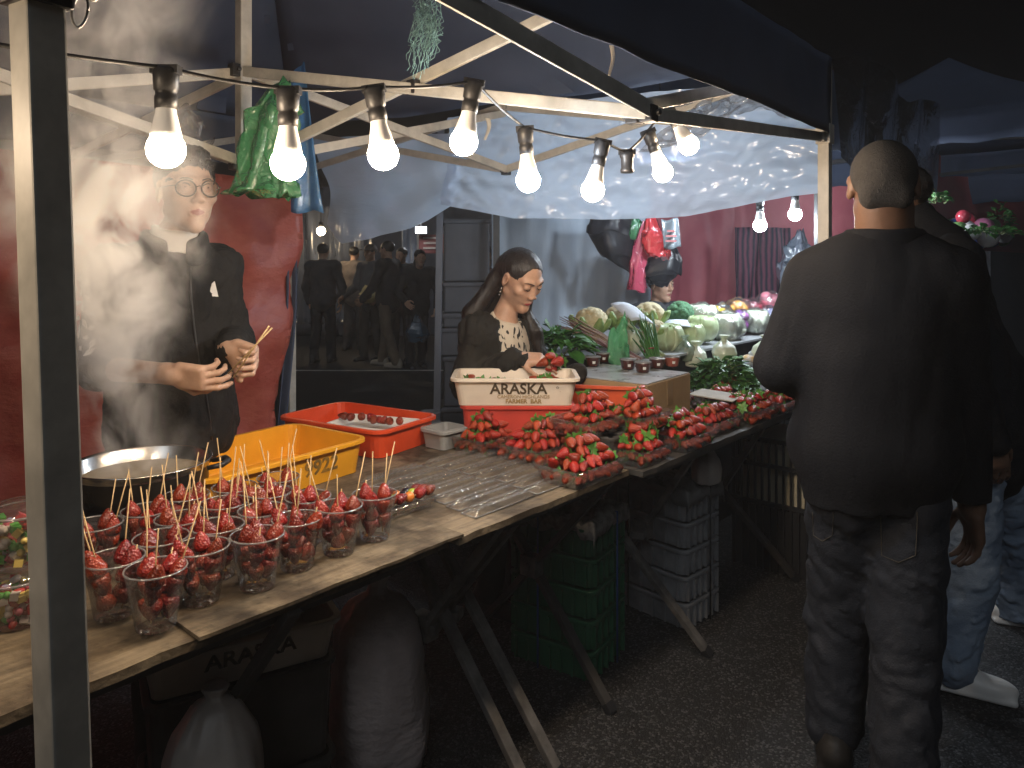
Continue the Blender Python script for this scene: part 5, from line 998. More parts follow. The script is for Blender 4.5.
    for n in 'RL': add_shoe(root, J['ank'+n], J.get('f'+n, f), M_sh, M_sh, 1.0, laces=mat('lace', (.65,.6,.55), .7))
    # the sticks he holds
    for i, (a, b) in enumerate((((228,374,2.05),(272,328,2.02)),((233,378,2.05),(269,326,2.04)))):
        mb = MB(); mb.tube([at(*a), at(*b)], .0022, 6); single('bamboo_stick', mb, M_stick, ('long bamboo stick, lower of the two held by the man' if i == 0 else 'long bamboo stick, upper of the two held by the man'), 'stick')
vendor()
# ----- the woman sorting strawberries ------------------------------------------------------------------------------
def woman():
    Y = 3.12; J = auto((-.02,3.18,0), (.80,-.60), 1.62); J['head'] = at(521,279,Y); J['neck'] = at(503,318,3.17); J['pel'] = np.array([-.03,3.2,.86])
    J['shoR'] = at(478,331,3.06); J['shoL'] = at(524,331,3.32); J['elbR'] = at(466,384,3.06); J['wriR'] = at(519,358,2.97); J['elbL'] = at(548,388,3.28); J['wriL'] = at(577,374,3.06)
    root = thing('person', 'young woman with long dark hair and black jacket sorting strawberries', 'person', (-.02,3.18,0)); M = frame((.66,-.75), -.54, .06); k = 1.04; f = J['f']; fz = nrm(np.array([*f[:2], 0])); rr = np.array([fz[1], -fz[0], 0])
    body(J, None, M, k, SK_m, .0045, root, hands=[(J['wriR'], np.array([1,-.12,-.05]), np.array([.1,.5,-1]), -1, (.35,.5,.6,.7), .95, .7, .008), (J['wriL'], np.array([-1,-.25,.02]), np.array([0,-.3,1]), -1, (.8,.8,.9,.9), .95, .6, .008)], arm=(.038,.033,.025), leg=(.066,.046,.034), g=.82, neckr=.043, lipm=mat('rosy_lips', (.42,.08,.08), .35), fem=True)
    face_bits(root, J['head'], M, k, down=True, eyes=False); lash(root, J['head'], M, k); c = J['head']; P = lambda x, y, z: c + M @ (np.array([x, y, z])*k)
    s = SDF(c - np.array([.33,.3,.5]), c + .2, .005); s.ell(P(0,-.02,.040), np.array([.0815,.100,.0815])*k, M, .0); s.ell(P(0,.115,-.012), np.array([.088,.078,.108])*k, M, .022, sub=True)
    s.ell(P(.082,.02,-.03), np.array([.03,.05,.055])*k, M, .01, sub=True); s.ell(P(-.08,.045,-.04), np.array([.03,.035,.055])*k, M, .01, sub=True)
    bk = lambda x, y, z_: J['neck'] + rr*x + fz*y + UP*z_
    s.chain([P(.05,-.075,.03), P(.055,-.08,-.05), bk(.085,-.10,.02), bk(.10,-.11,-.13), bk(.09,-.11,-.22)], [.03,.034,.04,.04,.02], .03); s.chain([P(0,-.09,.02), P(0,-.09,-.06), bk(.0,-.12,-.02), bk(0,-.13,-.22)], [.04,.045,.05,.03], .03)
    s.chain([P(-.062,-.03,.02), P(-.078,.0,-.05), bk(-.085,.05,.03), bk(-.10,.10,-.06), bk(-.10,.125,-.19)], [.028,.026,.027,.027,.014], .025); s.folds(.0018, 30, 4, (1,1,.12)); s.folds(.0008, 60, 2, (1,1,.1)); part('hair', s.mb(), mat('dark_brown_hair', (.016,.011,.009), .38, bump=.4, bscale=60, stretch=(6,6,.6)), root)
    mb = MB(); mb.tube([P(.086,-.003,-.034), P(.087,-.002,-.048)], .0016, 5); mb.sphere(P(.087,-.002,-.054), .0055, nu=8, nv=6); mb.sphere(P(.087,-.002,-.068), .004, nu=8, nv=6); part('earring', mb, mat('silver', (.6,.6,.6), .25, metal=1), root)
    lo, hi = bbox(J, .2, .7)
    s = SDF(lo, hi, .005); torso(s, J, .008, .86); s.cut(J['neck'] + fz*.03 + UP*.0, nrm(fz*.55 + UP)); s.folds(.004, 7, 3)
    m = mat('leaf_print_blouse', (.62,.55,.45), .7); N = m.node_tree.nodes; L = m.node_tree.links; tc = N['Texture Coordinate']
    vo = N.new('ShaderNodeTexNoise'); vo.inputs['Scale'].default_value = 36; vo.inputs['Detail'].default_value = 1.2; vo.inputs['Distortion'].default_value = .9; mp_ = N.new('ShaderNodeMapping'); mp_.inputs['Rotation'].default_value = (.4,.6,.9); mp_.inputs['Scale'].default_value = (1,1,.55); L.new(tc.outputs['Object'], mp_.inputs[0]); L.new(mp_.outputs[0], vo.inputs['Vector'])
    cr = N.new('ShaderNodeMapRange'); cr.inputs['From Min'].default_value = .555; cr.inputs['From Max'].default_value = .57; L.new(vo.outputs['Fac'], cr.inputs[0]); mx = N.new('ShaderNodeMix'); mx.data_type = 'RGBA'; L.new(cr.outputs[0], mx.inputs['Factor']); mx.inputs[6].default_value = (.64,.56,.45,1); mx.inputs[7].default_value = (.02,.018,.018,1); L.new(mx.outputs[2], N['Principled BSDF'].inputs['Base Color'])
    part('blouse', s.mb(), m, root)
    s = SDF(lo, hi, .005); torso(s, J, .026, .9); limbs(s, J, (.058,.056,.04), .008, frac=.97); 
    # open front: carve a wedge along the chest
    s.ell(J['neck'] + fz*.16 - UP*.16 + rr*.022, np.array([.115,.15,.40]), np.stack([rr, fz, UP], 1), .01, sub=True); s.ell(J['neck'] + fz*.05 + UP*.08, .11, None, .02, sub=True)
    limbs(s, J, (.05,.054,.04), .006, frac=.97); s.folds(.008, 7, 4, (1,1,.9)); s.folds(.003, 17, 9); part('jacket', s.mb(), cloth('soft_black_jacket', (.014,.013,.012), (.03,.027,.022)), root)
    lo, hi = bbox(J, .2, .05); hi[2] = 1.0; s = SDF(lo, hi, .009); torso(s, J, .006, .86); s.cut([0,0,.92], UP); limbs(s, J, (.085,.06,.05), .008, which='legs'); part('trousers', s.mb(), cloth('dark_trousers', (.02,.02,.024)), root)
    for n in 'RL': add_shoe(root, J['ank'+n], f, M_blackp, M_blackp, .92, h=.009)
    for i, (px, py) in enumerate(((548,361),(556,366),(562,361),(553,357))):
        p = at(px, py, 2.93 + .02*(i % 2)); o = bpy.data.objects.new('strawberry', BERRY[i%3]); COL.objects.link(o); o.location = tuple(p); o.rotation_euler = (.7*i, 1.2, i); o.scale = (1.2,)*3; o['label'] = 'strawberry held in the woman\'s left hand above the crate'; o['category'] = 'strawberry'; o['group'] = 'strawberries in the hand of the woman'; cc = bpy.data.objects.new('calyx', CAL[i%3]); COL.objects.link(cc); cc.parent = o
woman()
# ----- big man seen from behind --------------------------------------------------------------------------------------
def bigman():
    J = auto((1.04,2.14,0), (.36,.93), 1.83); J['head'] = at(883,188,2.12); J['neck'] = at(884,240,2.13); J['pel'] = np.array([1.045,2.15,.93]); J['h'] = 1.9
    J['shoL'] = at(819,281,2.2); J['shoR'] = at(943,281,2.06); J['elbL'] = at(781,366,2.2); J['wriL'] = at(806,384,2.42); J['elbR'] = at(962,395,2.12); J['wriR'] = at(972,506,2.16)
    J['hipL'] = at(848,480,2.17); J['hipR'] = at(908,480,2.13); J['kneL'] = at(840,610,2.24); J['kneR'] = at(906,628,2.06); J['ankL'] = np.array([.955,2.2,.085]); J['ankR'] = np.array([1.03,1.95,.085])
    root = thing('person', 'big man in dark sweatshirt and jeans seen from behind', 'person', (1.04,2.14,0)); M = frame((.36,.93), -.03); k = 1.12; f = J['f']
    body(J, None, M, k, SK_d, .006, root, hands=[(J['wriR'], np.array([.15,.12,-1]), np.array([-1,.1,-.15]), 1, .45, 1.1, .5, .0095), (J['wriL'], np.array([.5,.85,.05]), np.array([.2,0,-1]), 1, .7, 1.1)], arm=(.055,.045,.033), leg=(.085,.06,.042), g=1.1, neckr=.074)
    c = J['head']; P = lambda x, y, z: c + M @ (np.array([x, y, z])*k); s = SDF(c - .2, c + .2, .004); s.ell(P(0,-.014,.034), np.array([.0785,.0975,.0865])*k, M, 0); s.cap(P(-.03,-.07,-.03), P(.03,-.07,-.03), .032*k, .032*k, .03)
    s.cut(P(0,-.03,-.052), M @ np.array([0,.55,-1])); s.cut(P(0,.055,.03), M @ np.array([0,1,-.3])); s.folds(.0012, 70, 3); part('hair', s.mb(), mat('buzz_cut_hair', (.02,.017,.015), .8, col2=(.045,.04,.036), vscale=160, bump=.6, bscale=300), root)
    M_sw = cloth('dark_sweatshirt', (.0065,.0075,.0105), (.0085,.0095,.013)); lo, hi = bbox(J, .2, .6)
    s = SDF(lo, hi, .006); torso(s, J, .035, 1.28); limbs(s, J, (.088,.072,.05), .0, frac=.95); s.cap(J['pel'] + np.array([-.06,0,-.30]), J['neck']*.4 + J['pel']*.6 + np.array([-.06,0,0]), .132, .15, .06); s.cap(J['pel'] + np.array([.06,0,-.30]), J['neck']*.4 + J['pel']*.6 + np.array([.06,0,0]), .132, .15, .06)
    s.cap(at(852,268,2.14), at(916,268,2.14), .085, .085, .06); s.cut([0,0,.775], -UP); s.folds(.006, 3.0, 7, (1,1,.45)); s.folds(.0016, 8, 2, (1,1,.5)); sw = part('sweatshirt', s.mb(), M_sw, root)
    s = SDF(J['neck'] - .2, J['neck'] + .15, .005)
    for a in np.linspace(0, 6.28, 64): e = np.array([math.cos(a)*.098, math.sin(a)*.088, 0]); s.cap(J['neck'] + e + UP*-.02, J['neck'] + e*.97 + UP*.016, .012, .011, .014)
    part('collar', s.mb(), M_sw, sw)
    M_jn = mat('dark_denim', (.010,.013,.021), .8, col2=(.016,.020,.030), vscale=4, bump=.3, bscale=220); lo, hi = bbox(J, .25, .03); hi[2] = 1.0
    s = SDF(lo, hi, .006); s.ell(J['pel'] - UP*.03, np.array([.19,.15,.17]), None, .04); s.cut([0,0,.93], UP)
    for n in 'LR': s.cap(J['hip'+n], J['kne'+n], .115, .095, .035); s.cap(J['kne'+n], J['ank'+n] + UP*.02, .095, .085, .03); s.ell(J['hip'+n] - f*.035 - UP*.03, np.array([.10,.10,.12]), None, .03)
    s.folds(.007, 5, 9, (1,1,1.5)); s.folds(.0025, 12, 4, (1,1,1.8)); s.cut([0,0,.05], -UP); jn = part('jeans', s.mb(), M_jn, root)
    dg = bpy.context.evaluated_depsgraph_get(); dg.update()
    def hit(px, py):
        o_ = np.array([0,0,H]); d_ = nrm(at(px, py, 1.0) - o_); ok, p, n, i = jn.ray_cast(Vector(o_ - np.array(ori(jn))), Vector(d_)); return np.array(p) + np.array(ori(jn)) if ok else at(px, py, 2.05)
    for pts in ([(812,512),(813,535),(822,541),(832,535),(833,512)], [(880,512),(881,555),(898,562),(915,555),(917,512)]):
        mb = MB(); q = []
        for a, b in zip(pts, pts[1:]): q += [hit(a[0]+(b[0]-a[0])*t, a[1]+(b[1]-a[1])*t) + np.array([0,-.003,0]) for t in np.linspace(0, 1, 6, endpoint=False)]
        mb.tube(q + [hit(*pts[-1])], .0014, 5, flat=.7); part('pocket_seam', mb, mat('seam_thread', (.07,.06,.045), .8), jn)
    M_bs = mat('dark_shoe', (.02,.018,.016), .5, bump=.2, bscale=40)
    for n in 'LR': add_shoe(root, J['ank'+n], f, M_bs, M_blackp, 1.08)
bigman()
# ----- passer-by in jeans behind the big man ------------------------------------------------------------------------------
def passer():
    J = auto((1.68,2.72,0), (.93,-.35), 1.74, stride=.0); J['head'] = at(902,198,2.85); J['neck'] = at(926,236,2.80); J['pel'] = at(972,425,2.75); J['shoL'] = at(925,262,2.95); J['shoR'] = at(955,262,2.6); J['elbL'] = at(950,360,3.0); J['elbR'] = at(965,365,2.52); J['wriR'] = at(992,440,2.5); J['wriL'] = at(985,440,3.0)
    J['hipL'] = at(990,450,2.84); J['hipR'] = at(975,452,2.66); J['kneR'] = at(970,575,2.58); J['ankR'] = at(950,662,2.54); J['kneL'] = at(1012,540,2.95); J['ankL'] = at(1016,612,3.02)
    root = thing('person', 'passer-by in dark jacket, blue jeans and white sneakers beside the big man', 'person', (1.68,2.72,0)); M = frame((-.3,.95), 0); k = 1.0
    body(J, None, M, k, SK_d, .007, root, hands=[(J['wriR'], np.array([.2,-.1,-1]), np.array([0,1,0]), 1, .5), (J['wriL'], np.array([.2,.1,-1]), np.array([0,-1,0]), 1, .5)])
    c = J['head']; P = lambda x, y, z: c + M @ (np.array([x, y, z])*k); s = SDF(c - .18, c + .2, .005); s.ell(P(0,-.02,.04), np.array([.083,.1,.085])*k, M, 0); s.ell(P(0,.1,-.02), np.array([.09,.07,.085])*k, M, .01, sub=True); s.cut(P(0,-.03,-.05), M @ np.array([0,.4,-1])); s.folds(.004, 25, 4); part('hair', s.mb(), M_hair, root)
    lo, hi = bbox(J, .22, .5); s = SDF(lo, hi, .007); torso(s, J, .035, 1.15); limbs(s, J, (.08,.07,.052), .006); s.cap(J['pel'] - UP*.1, J['pel'] + UP*.15, .19, .19, .08); s.cap(J['neck'], J['neck'] + (J['head']-J['neck'])*.42, .085, .08, .03); s.folds(.007, 5, 11); part('jacket', s.mb(), cloth('navy_black_jacket', (.007,.008,.011)), root)
    M_jb = mat('blue_denim', (.13,.18,.26), .8, col2=(.22,.28,.36), vscale=5, bump=.3, bscale=200); lo, hi = bbox(J, .25, .03); hi[2] = .95; s = SDF(lo, hi, .006); s.ell(J['pel'], np.array([.17,.16,.16]), None, .04); s.cut([0,0,.93], UP); limbs(s, J, (.1,.09,.085), .0, which='legs', k=.03); s.folds(.009, 6, 13, (1,1,1.3)); s.folds(.004, 14, 3, (1,1,1.6)); part('jeans', s.mb(), M_jb, root)
    M_ws = mat('white_sneaker', (.72,.70,.67), .45, var=.05); M_so = mat('white_sole', (.75,.73,.70), .5)
    add_shoe(root, J['ankR'] + np.array([0,0,0]), (.93,-.38), M_ws, M_so, 1.02, tilt=-.06, up=.012, laces=mat('lace', (.65,.6,.55), .7)); add_shoe(root, J['ankL'], (.93,-.3), M_ws, M_so, 1.02, laces=mat('lace', (.65,.6,.55), .7))
passer()
# ----- simpler figures farther off ---------------------------------------------------------------------------------------------
def figure(lab, base, f, h=1.7, top=(.02,.02,.024), bot=(.02,.02,.025), skinm=SK_m, lean=0, arms=((0,.05),(0,.05)), stride=.04, hairlong=False, cap=None, res=.011, seated=None, group=None, g=1.0, hp=0, face=False, shoe=None):
    J = auto(base, f, h, lean, stride, arms)
    if seated: 
        dz = seated
        for k_ in ('head','neck','pel','shoL','shoR','elbL','elbR','wriL','wriR','hipL','hipR'): J[k_] = J[k_] - UP*dz
        for n in 'LR': J['kne'+n] = J['hip'+n] + J['f']*.4 - UP*.03; J['ank'+n] = np.array([*(J['kne'+n] - J['f']*.02)[:2], .085])
    root = thing('person', lab, 'person', base, group); M = frame(f, hp); k = h/1.72
    hd = [(J['wri'+n], nrm(J['wri'+n] - J['elb'+n]), nrm(np.cross(J['wri'+n] - J['elb'+n], J['r']*(1 if n == 'R' else -1)) + J['r']*(-.6 if n == 'R' else .6)), 1 if n == 'R' else -1, .5) for n in 'LR']
    body(J, None, M, k, skinm, res*.62 if face else res*.75, root, hands=hd)
    if face: face_bits(root, J['head'], M, k)
    c = J['head']; P = lambda x, y, z: c + M @ (np.array([x, y, z])*k); s = SDF(c - np.array([.2,.2,.4]), c + .2, res*.6); s.ell(P(0,-.02,.04), np.array([.083,.1,.085])*k, M, 0); s.ell(P(0,.105,-.022), np.array([.09,.07,.09])*k, M, .01, sub=True)
    if hairlong: s.chain([P(0,-.08,.0), P(0,-.1,-.1), J['neck'] - J['f']*.1 - UP*.15], [.06,.07,.04], .03)
    else: s.cut(P(0,-.03,-.045), M @ np.array([0,.4,-1]))
    part('hair', s.mb(), M_hair, root)
    if cap: s = SDF(c - .2, c + .22, res*.6); s.ell(P(0,-.015,.055), np.array([.088,.105,.08])*k, M, 0); s.cut(P(0,0,.03), -M[:,2]); s.rbox(P(0,.12,.042), np.array([.065,.06,.006])*k, M, .005, .01); part('cap', s.mb(), cap, root)
    lo, hi = bbox(J, .22, .3); s = SDF(lo, hi, res); torso(s, J, .028, 1.08*g); limbs(s, J, (.068,.06,.045), .006, frac=.95); s.cap(J['pel'] - UP*.03, J['pel'] + UP*.15, .165*g, .16*g, .06); s.folds(.008, 5, 3); part('jacket', s.mb(), cloth('jacket_%d' % (sum(int(x*997) for x in top)), top), root)
    lo, hi = bbox(J, .22, .04); hi[2] = J['pel'][2] + .12; s = SDF(lo, hi, res); torso(s, J, .01, 1.0*g); s.cut([0,0,J['pel'][2] + .05], UP); limbs(s, J, (.09,.07,.062), .008, which='legs', k=.03); s.folds(.008, 5, 5); part('trousers', s.mb(), cloth('trousers_%d' % (sum(int(x*997) for x in bot)), bot), root)
    for n in 'LR': add_shoe(root, J['ank'+n], f, shoe or M_blackp, shoe or M_blackp, 1.0, h=.014)
    return J
G = lambda px, Y: np.array([(px-512)/F*Y, Y, 0])
gr = 'crowd in the passage behind the stall'
figure('person in dark hooded top seen from behind near the far lamp', G(323,10.7), (.1,1), 1.72, (.05,.05,.055), (.015,.016,.02), group=gr)
figure('man in cap and grey vest holding a yellow parcel in the crowd', G(371,10.9), (-.5,-.8), 1.7, (.09,.09,.095), (.04,.035,.03), cap=mat('brown_cap', (.08,.06,.05), .8), arms=((.16,.0),(.16,.0)), group=gr)
figure('man in dark jacket and khaki trousers at the middle of the crowd', G(388,10.3), (-.9,.35), 1.74, (.022,.022,.026), (.11,.085,.06), arms=((.1,.05),(.12,.05)), stride=.1, group=gr, shoe=mat('beige_shoe', (.3,.27,.22), .6))
figure('dark clad person close behind the man in khaki trousers', G(402,10.9), (-.3,-.9), 1.66, (.018,.018,.02), (.018,.018,.02), group=gr)
figure('person bending forward with bare forearm and blue bag in the crowd', G(416,10.2), (.35,-.9), 1.62, (.015,.015,.018), (.016,.016,.018), lean=.3, arms=((.05,.08),(.2,.08)), hairlong=True, group=gr)
figure('distant person in pale top beside the lit panel', G(354,12.2), (.2,.9), 1.7, (.12,.10,.09), (.03,.03,.035), group=gr)
figure('onlooker in patterned red top glimpsed behind the woman', G(484,6.6), (.1,-1), 1.62, (.16,.05,.05), (.03,.03,.035), skinm=SK_m, arms=((.1,.0),(.1,.0)), res=.009, face=True)
figure('old vegetable seller in grey jacket seated before the maroon backdrop', G(659,5.35), (.55,-.83), 1.68, (.07,.075,.085), (.03,.03,.035), SK_m, seated=.27, res=.009, face=True, arms=((.12,0),(.12,0)))
figure('stall keeper partly hidden behind the elbow of the big man', G(806,5.6), (-.5,-.85), 1.62, (.06,.07,.10), (.03,.03,.035), SK_m, seated=.3, res=.01)
# ---- backdrops and neighbouring stalls ------------------------------------------------------------------------------
M_blue = mat('blue_grey_tarp', (.34,.40,.48), .6, col2=(.43,.49,.56), vscale=3, bump=.6, bscale=7, stretch=(1.6,1.6,.5)); M_mar = mat('maroon_tarp', (.36,.08,.105), .6, col2=(.44,.12,.14), vscale=3, bump=.4, bscale=6)
def hang(lab, x0, x1, Ya, Yb, zt, zb, m, amp=.06, fr=2.0, seed=0, name='tarp', cat='tarp', nu=50, nv=24, diag=0):
    a, b = at(x0, 260, Ya), at(x1, 260, Yb); d = b - a; n = nrm(np.array([d[1], -d[0], 0]))
    def fn(u, v):
        w = amp*noise(np.array([[u*fr + diag*v, v*.5 + seed, 0]]), 1.0, seed % 12)[0] + amp*.25*noise(np.array([[u*fr*3 + v, v*2, seed]]), 1.0, (seed+5) % 12)[0]
        p = a*(1-u) + b*u + n*w; zt_ = zt if not callable(zt) else zt(u); return np.array([p[0], p[1], zt_ + (zb - zt_)*v])
    mb = MB(); mb.grid(fn, nu, nv, thick=.002); return single(name, mb, m, lab, cat)
hang('blue grey tarp hung as backdrop behind the woman', 492, 652, 5.5, 5.6, 2.35, .02, M_blue, .07, 2.0, 3)
hang('maroon tarp with diagonal folds behind the vegetable seller', 640, 770, 5.9, 6.6, 2.6, .02, M_mar, .08, 1.6, 4, diag=1.2)
hang('maroon tarp stretched behind the right tent post', 735, 905, 6.9, 7.3, 2.9, .02, M_mar, .06, 1.4, 6)
hang('red lining at the back of the far right stall', 860, 1110, 8.2, 9.4, 3.0, .02, mat('red_lining', (.30,.06,.07), .65, col2=(.36,.09,.09), vscale=3, bump=.3, bscale=8), .08, 2, 7)
M_str = mat('striped_cloth', (.08,.05,.09), .8); N = M_str.node_tree.nodes; wv = N.new('ShaderNodeTexWave'); wv.inputs['Scale'].default_value = 9; wv.inputs['Distortion'].default_value = 1.5; M_str.node_tree.links.new(N['Texture Coordinate'].outputs['Object'], wv.inputs['Vector']); mx = N.new('ShaderNodeMix'); mx.data_type = 'RGBA'; mx.inputs[6].default_value = (.03,.03,.05,1); mx.inputs[7].default_value = (.22,.07,.11,1); M_str.node_tree.links.new(wv.outputs['Fac'], mx.inputs['Factor']); M_str.node_tree.links.new(mx.outputs[2], N['Principled BSDF'].inputs['Base Color'])
hang('dark striped cloth hanging beside the maroon tarp', 733, 792, 6.1, 6.2, 1.75, .6, M_str, .06, 3, 2, 'striped_cloth', 'cloth', 30, 16)
for px, py, Y, w_, lab in ((800,246,5.7,.16,'pale blue plastic bag hanging by the right post'),(790,262,5.75,.12,'smaller pale plastic bag hanging by the right post')):
    single('plastic_bag', crumple([at(px, py-14, Y), at(px-2, py, Y), at(px+2, py+14, Y), at(px, py+28, Y)], [.02,w_*.5,w_*.8,w_*.4], int(px), n=18, amp=.3), film('pale_blue_bag', milk=.75, gloss=.2, rough=.15, bump=1, bscale=14, milkcol=(.4,.5,.62)), lab, 'bag')
M_blkbag = mat('black_bag_plastic', (.012,.013,.018), .35, bump=.6, bscale=9)
single('black_bag', crumple([at(612,214,5.0), at(610,235,5.0), at(622,255,5.0), at(636,275,5.0)], [.14,.16,.13,.03], 3, n=22, amp=.12, flat=.5), M_blkbag, 'bulging black bag hung in front of the blue grey tarp', 'bag')
single('black_bag', crumple([at(662,246,5.05), at(662,262,5.05), at(660,276,5.05), at(660,284,5.05)], [.08,.13,.13,.05], 6, n=22, amp=.1, flat=.5), M_blkbag, 'black bundle hanging right above the head of the seated seller', 'bag')
M_pink = film('pink_plastic', tint=(.9,.4,.5), milk=.8, gloss=.2, rough=.15, bump=.8, bscale=16, milkcol=(.75,.13,.22)); M_redp = film('red_plastic', tint=(.9,.3,.3), milk=.85, gloss=.2, rough=.15, bump=.8, bscale=16, milkcol=(.7,.06,.07))
single('plastic_bag', crumple([at(646,222,4.85), at(642,245,4.85), at(638,270,4.85), at(637,290,4.85)], [.02,.05,.05,.055], 2, n=18, amp=.25, flat=.3), M_pink, 'long pink plastic bag hanging beside the black bag', 'bag'); single('plastic_bag', crumple([at(651,220,4.8), at(654,235,4.8), at(657,250,4.8), at(656,258,4.8)], [.03,.07,.08,.05], 4, n=18, amp=.2, flat=.3), M_redp, 'red plastic bag hanging left of the grey printed bag', 'bag')
mb = MB(); mb.grid(lambda u, v: at(661 + 17*u + 3*v, 219 + 29*v + 1.5*math.sin(u*5), 4.75 + .02*math.sin(u*6 + v*2)), 10, 10, thick=.003); gb = single('plastic_bag', mb, film('grey_plastic', milk=.85, gloss=.2, rough=.2, bump=.6, bscale=16, milkcol=(.36,.42,.46)), 'flat grey printed plastic bag hanging at the right of the red one', 'bag')
mb = MB(); [mb.box(at(671, y_, 4.715), (.05 if i == 0 else .07,.002,.012)) for i, y_ in enumerate((231,236,241))]; part('print', mb, mat('red_print', (.3,.1,.1), .6), gb)
single('plastic_bag', crumple([at(636,221,4.95), at(635,232,4.95), at(634,240,4.95)], [.03,.045,.04], 7, n=14, amp=.2, flat=.4), M_green, 'small dark green bag squeezed between black and pink bags', 'bag')
# pole and clutter of the passage
mb = MB(); mb.bar(at(441,205,5.2)*np.array([1,1,0]) + UP*2.4, at(436,260,5.2)*np.array([1,1,0]), .045, .045); single('tent_pole', mb, mat('grey_pole', (.16,.17,.2), .5, metal=.3), 'grey tent pole standing beside the dark passage', 'pole', bevel=.003)
M_gbox = mat('slate_box', (.06,.063,.075), .6, var=.2, vscale=4, bump=.2, bscale=9)
for i, (z0, hh, w_, dx) in enumerate(((.0,.42,.36,0),(.425,.36,.35,.01),(.79,.2,.36,-.01),(.995,.1,.34,.0),(1.1,.22,.35,.01),(1.325,.45,.33,0))):
    c = at(466,260,5.5)*np.array([1,1,0]) + np.array([dx,0,z0+.002]); t = thing('storage_box', 'slate grey storage box behind the woman, ' + ['lowest of the stack','second from the bottom of the stack','third from the bottom of the stack','thin one of the stack','second from the top of the stack','topmost tall one of the stack'][i], 'box', c, 'grey storage boxes behind the woman')
    mb = MB(); mb.box(c + UP*(hh/2), (w_,.34,hh), rotz(.1)); part('box_body', mb, M_gbox, t, .012); mb = MB(); mb.box(c + UP*(hh-.02) , (w_+.02,.36,.03), rotz(.1)); part('lid', mb, M_gbox, t, .008)
single('sack', bag_lathe(at(430,260,5.0)*np.array([1,1,0]), [(.1,0),(.15,.04),(.16,.18),(.13,.32),(.06,.4),(.07,.46),(0,.44)], 3, .1), mat('grey_sack', (.16,.16,.17), .7, bump=.4, bscale=12), 'grey sack slumped at the foot of the grey pole', 'bag')
single('sack', bag_lathe(at(452,260,4.7)*np.array([1,1,0]), [(.08,0),(.12,.04),(.13,.14),(.10,.24),(.05,.3),(.06,.34),(0,.33)], 5, .1), mat('grey_sack', (.16,.16,.17), .7, bump=.4, bscale=12), 'smaller grey sack in front of the storage boxes', 'bag')
p = at(369,295,10.6); single('yellow_parcel', crumple([p - UP*.1, p, p + UP*.12], [.06,.14,.05], 3, n=14, amp=.2, flat=.8), mat('yellow_paper', (.5,.42,.2), .6), 'crumpled yellow parcel held by the man in the cap', 'parcel')
p = at(417,330,9.9); single('plastic_bag', crumple([p + UP*.2, p + UP*.08, p - UP*.05, p - UP*.16], [.02,.1,.15,.1], 5, n=18, amp=.15, flat=.8), film('blue_carrier', milk=.7, gloss=.15, rough=.2, bump=.8, bscale=12, milkcol=(.12,.25,.4)), 'blue carrier bag hanging from the bending person in the crowd', 'bag')
# far stalls
M_far = mat('far_canvas', (.10,.105,.13), .8, var=.3, vscale=1.2); M_fartarp = film('far_plastic', milk=.6, gloss=.2, rough=.2, bump=1, bscale=5, milkcol=(.22,.26,.36), stretch=(1,1,.3))
def pyramid_tent(lab, c, hs, eave, peak, val, m=M_navy, ang=UANG, frame_m=M_legd, plastic=None):
    t = thing('canopy_tent', lab, 'tent', (c[0], c[1], 0)); c3 = np.array([c[0], c[1], 0.0]); r_ = rotz(ang); cs = [c3 + r_ @ np.array([x*hs, y*hs, 0]) for x, y in ((-1,-1),(1,-1),(1,1),(-1,1))]; rf = MB(); vl = MB(); pk = c3 + UP*peak
    for i in range(4):
        a, b = cs[i] + UP*eave, cs[(i+1)%4] + UP*eave
        rf.grid(lambda u, v: (a*(1-u) + b*u)*(1-v) + pk*v - UP*(.10*math.sin(math.pi*v) + .05*math.sin(math.pi*u)*(1-v)), 8, 8, thick=.003); n = nrm(np.cross(UP, b-a))
        vl.grid(lambda u, v: a*(1-u) + b*u - n*(.02 + .015*math.sin(u*17 + v*2)*v) - UP*(v*val + .03*math.sin(math.pi*u)*(1-v) + .012*math.sin(u*40)*v), 30, 4, thick=.003)
        mb = MB(); mb.bar(cs[i], cs[i] + UP*eave, .045, .045); part('leg', mb, frame_m, t); mb = MB(); mb.bar(a - UP*.18, b - UP*.32, .018, .035); part('truss_bar', mb, frame_m, t)
    part('roof', rf, m, t); part('valance', vl, m, t)
    if plastic:
        mb = MB(); a, b = cs[0] + UP*eave, cs[1] + UP*eave; n = nrm(np.cross(UP, b-a))
        mb.grid(lambda u, v: (a*(1-u)+b*u) - n*(.06 + .05*abs(math.sin(u*11 + v)))*(1) - UP*(v*(val + .08 + .1*math.sin(u*7)) - .02) + UP*.12*(1-v)*abs(math.sin(u*5)), 50, 10); part('rain_sheet', mb, plastic, t)
    return t
M_rain = film('rain_sheet', milk=.12, gloss=.35, rough=.12, bump=1, bscale=7, milkcol=(.4,.42,.5))
c2_ = np.array([2.315,4.64]) + np.array([-.755,.656])*1.12; pyramid_tent('navy tent with plastic draped valance right behind the main tent', c2_, 1.12, 2.48, 3.28, .42, plastic=M_rain)
pyramid_tent('far navy peaked tent over the red lined stall', (4.25,7.2), 1.35, 2.72, 3.45, .3, plastic=M_rain)
pyramid_tent('farthest navy tent at the right edge', (6.9,9.2), 1.3, 2.5, 3.2, .35)
mb = MB(); pk = np.array([c2_[0], c2_[1], 3.3]); mb.grid(lambda u, v: pk + np.array([math.cos(u*6.28)*(.05+.75*v), math.sin(u*6.28)*(.05+.75*v), .1 - .62*v + .02*math.sin(u*40)]), 40, 8); single('plastic_film', mb, M_rain, 'clear plastic draped over the peak of the tent behind', 'film')
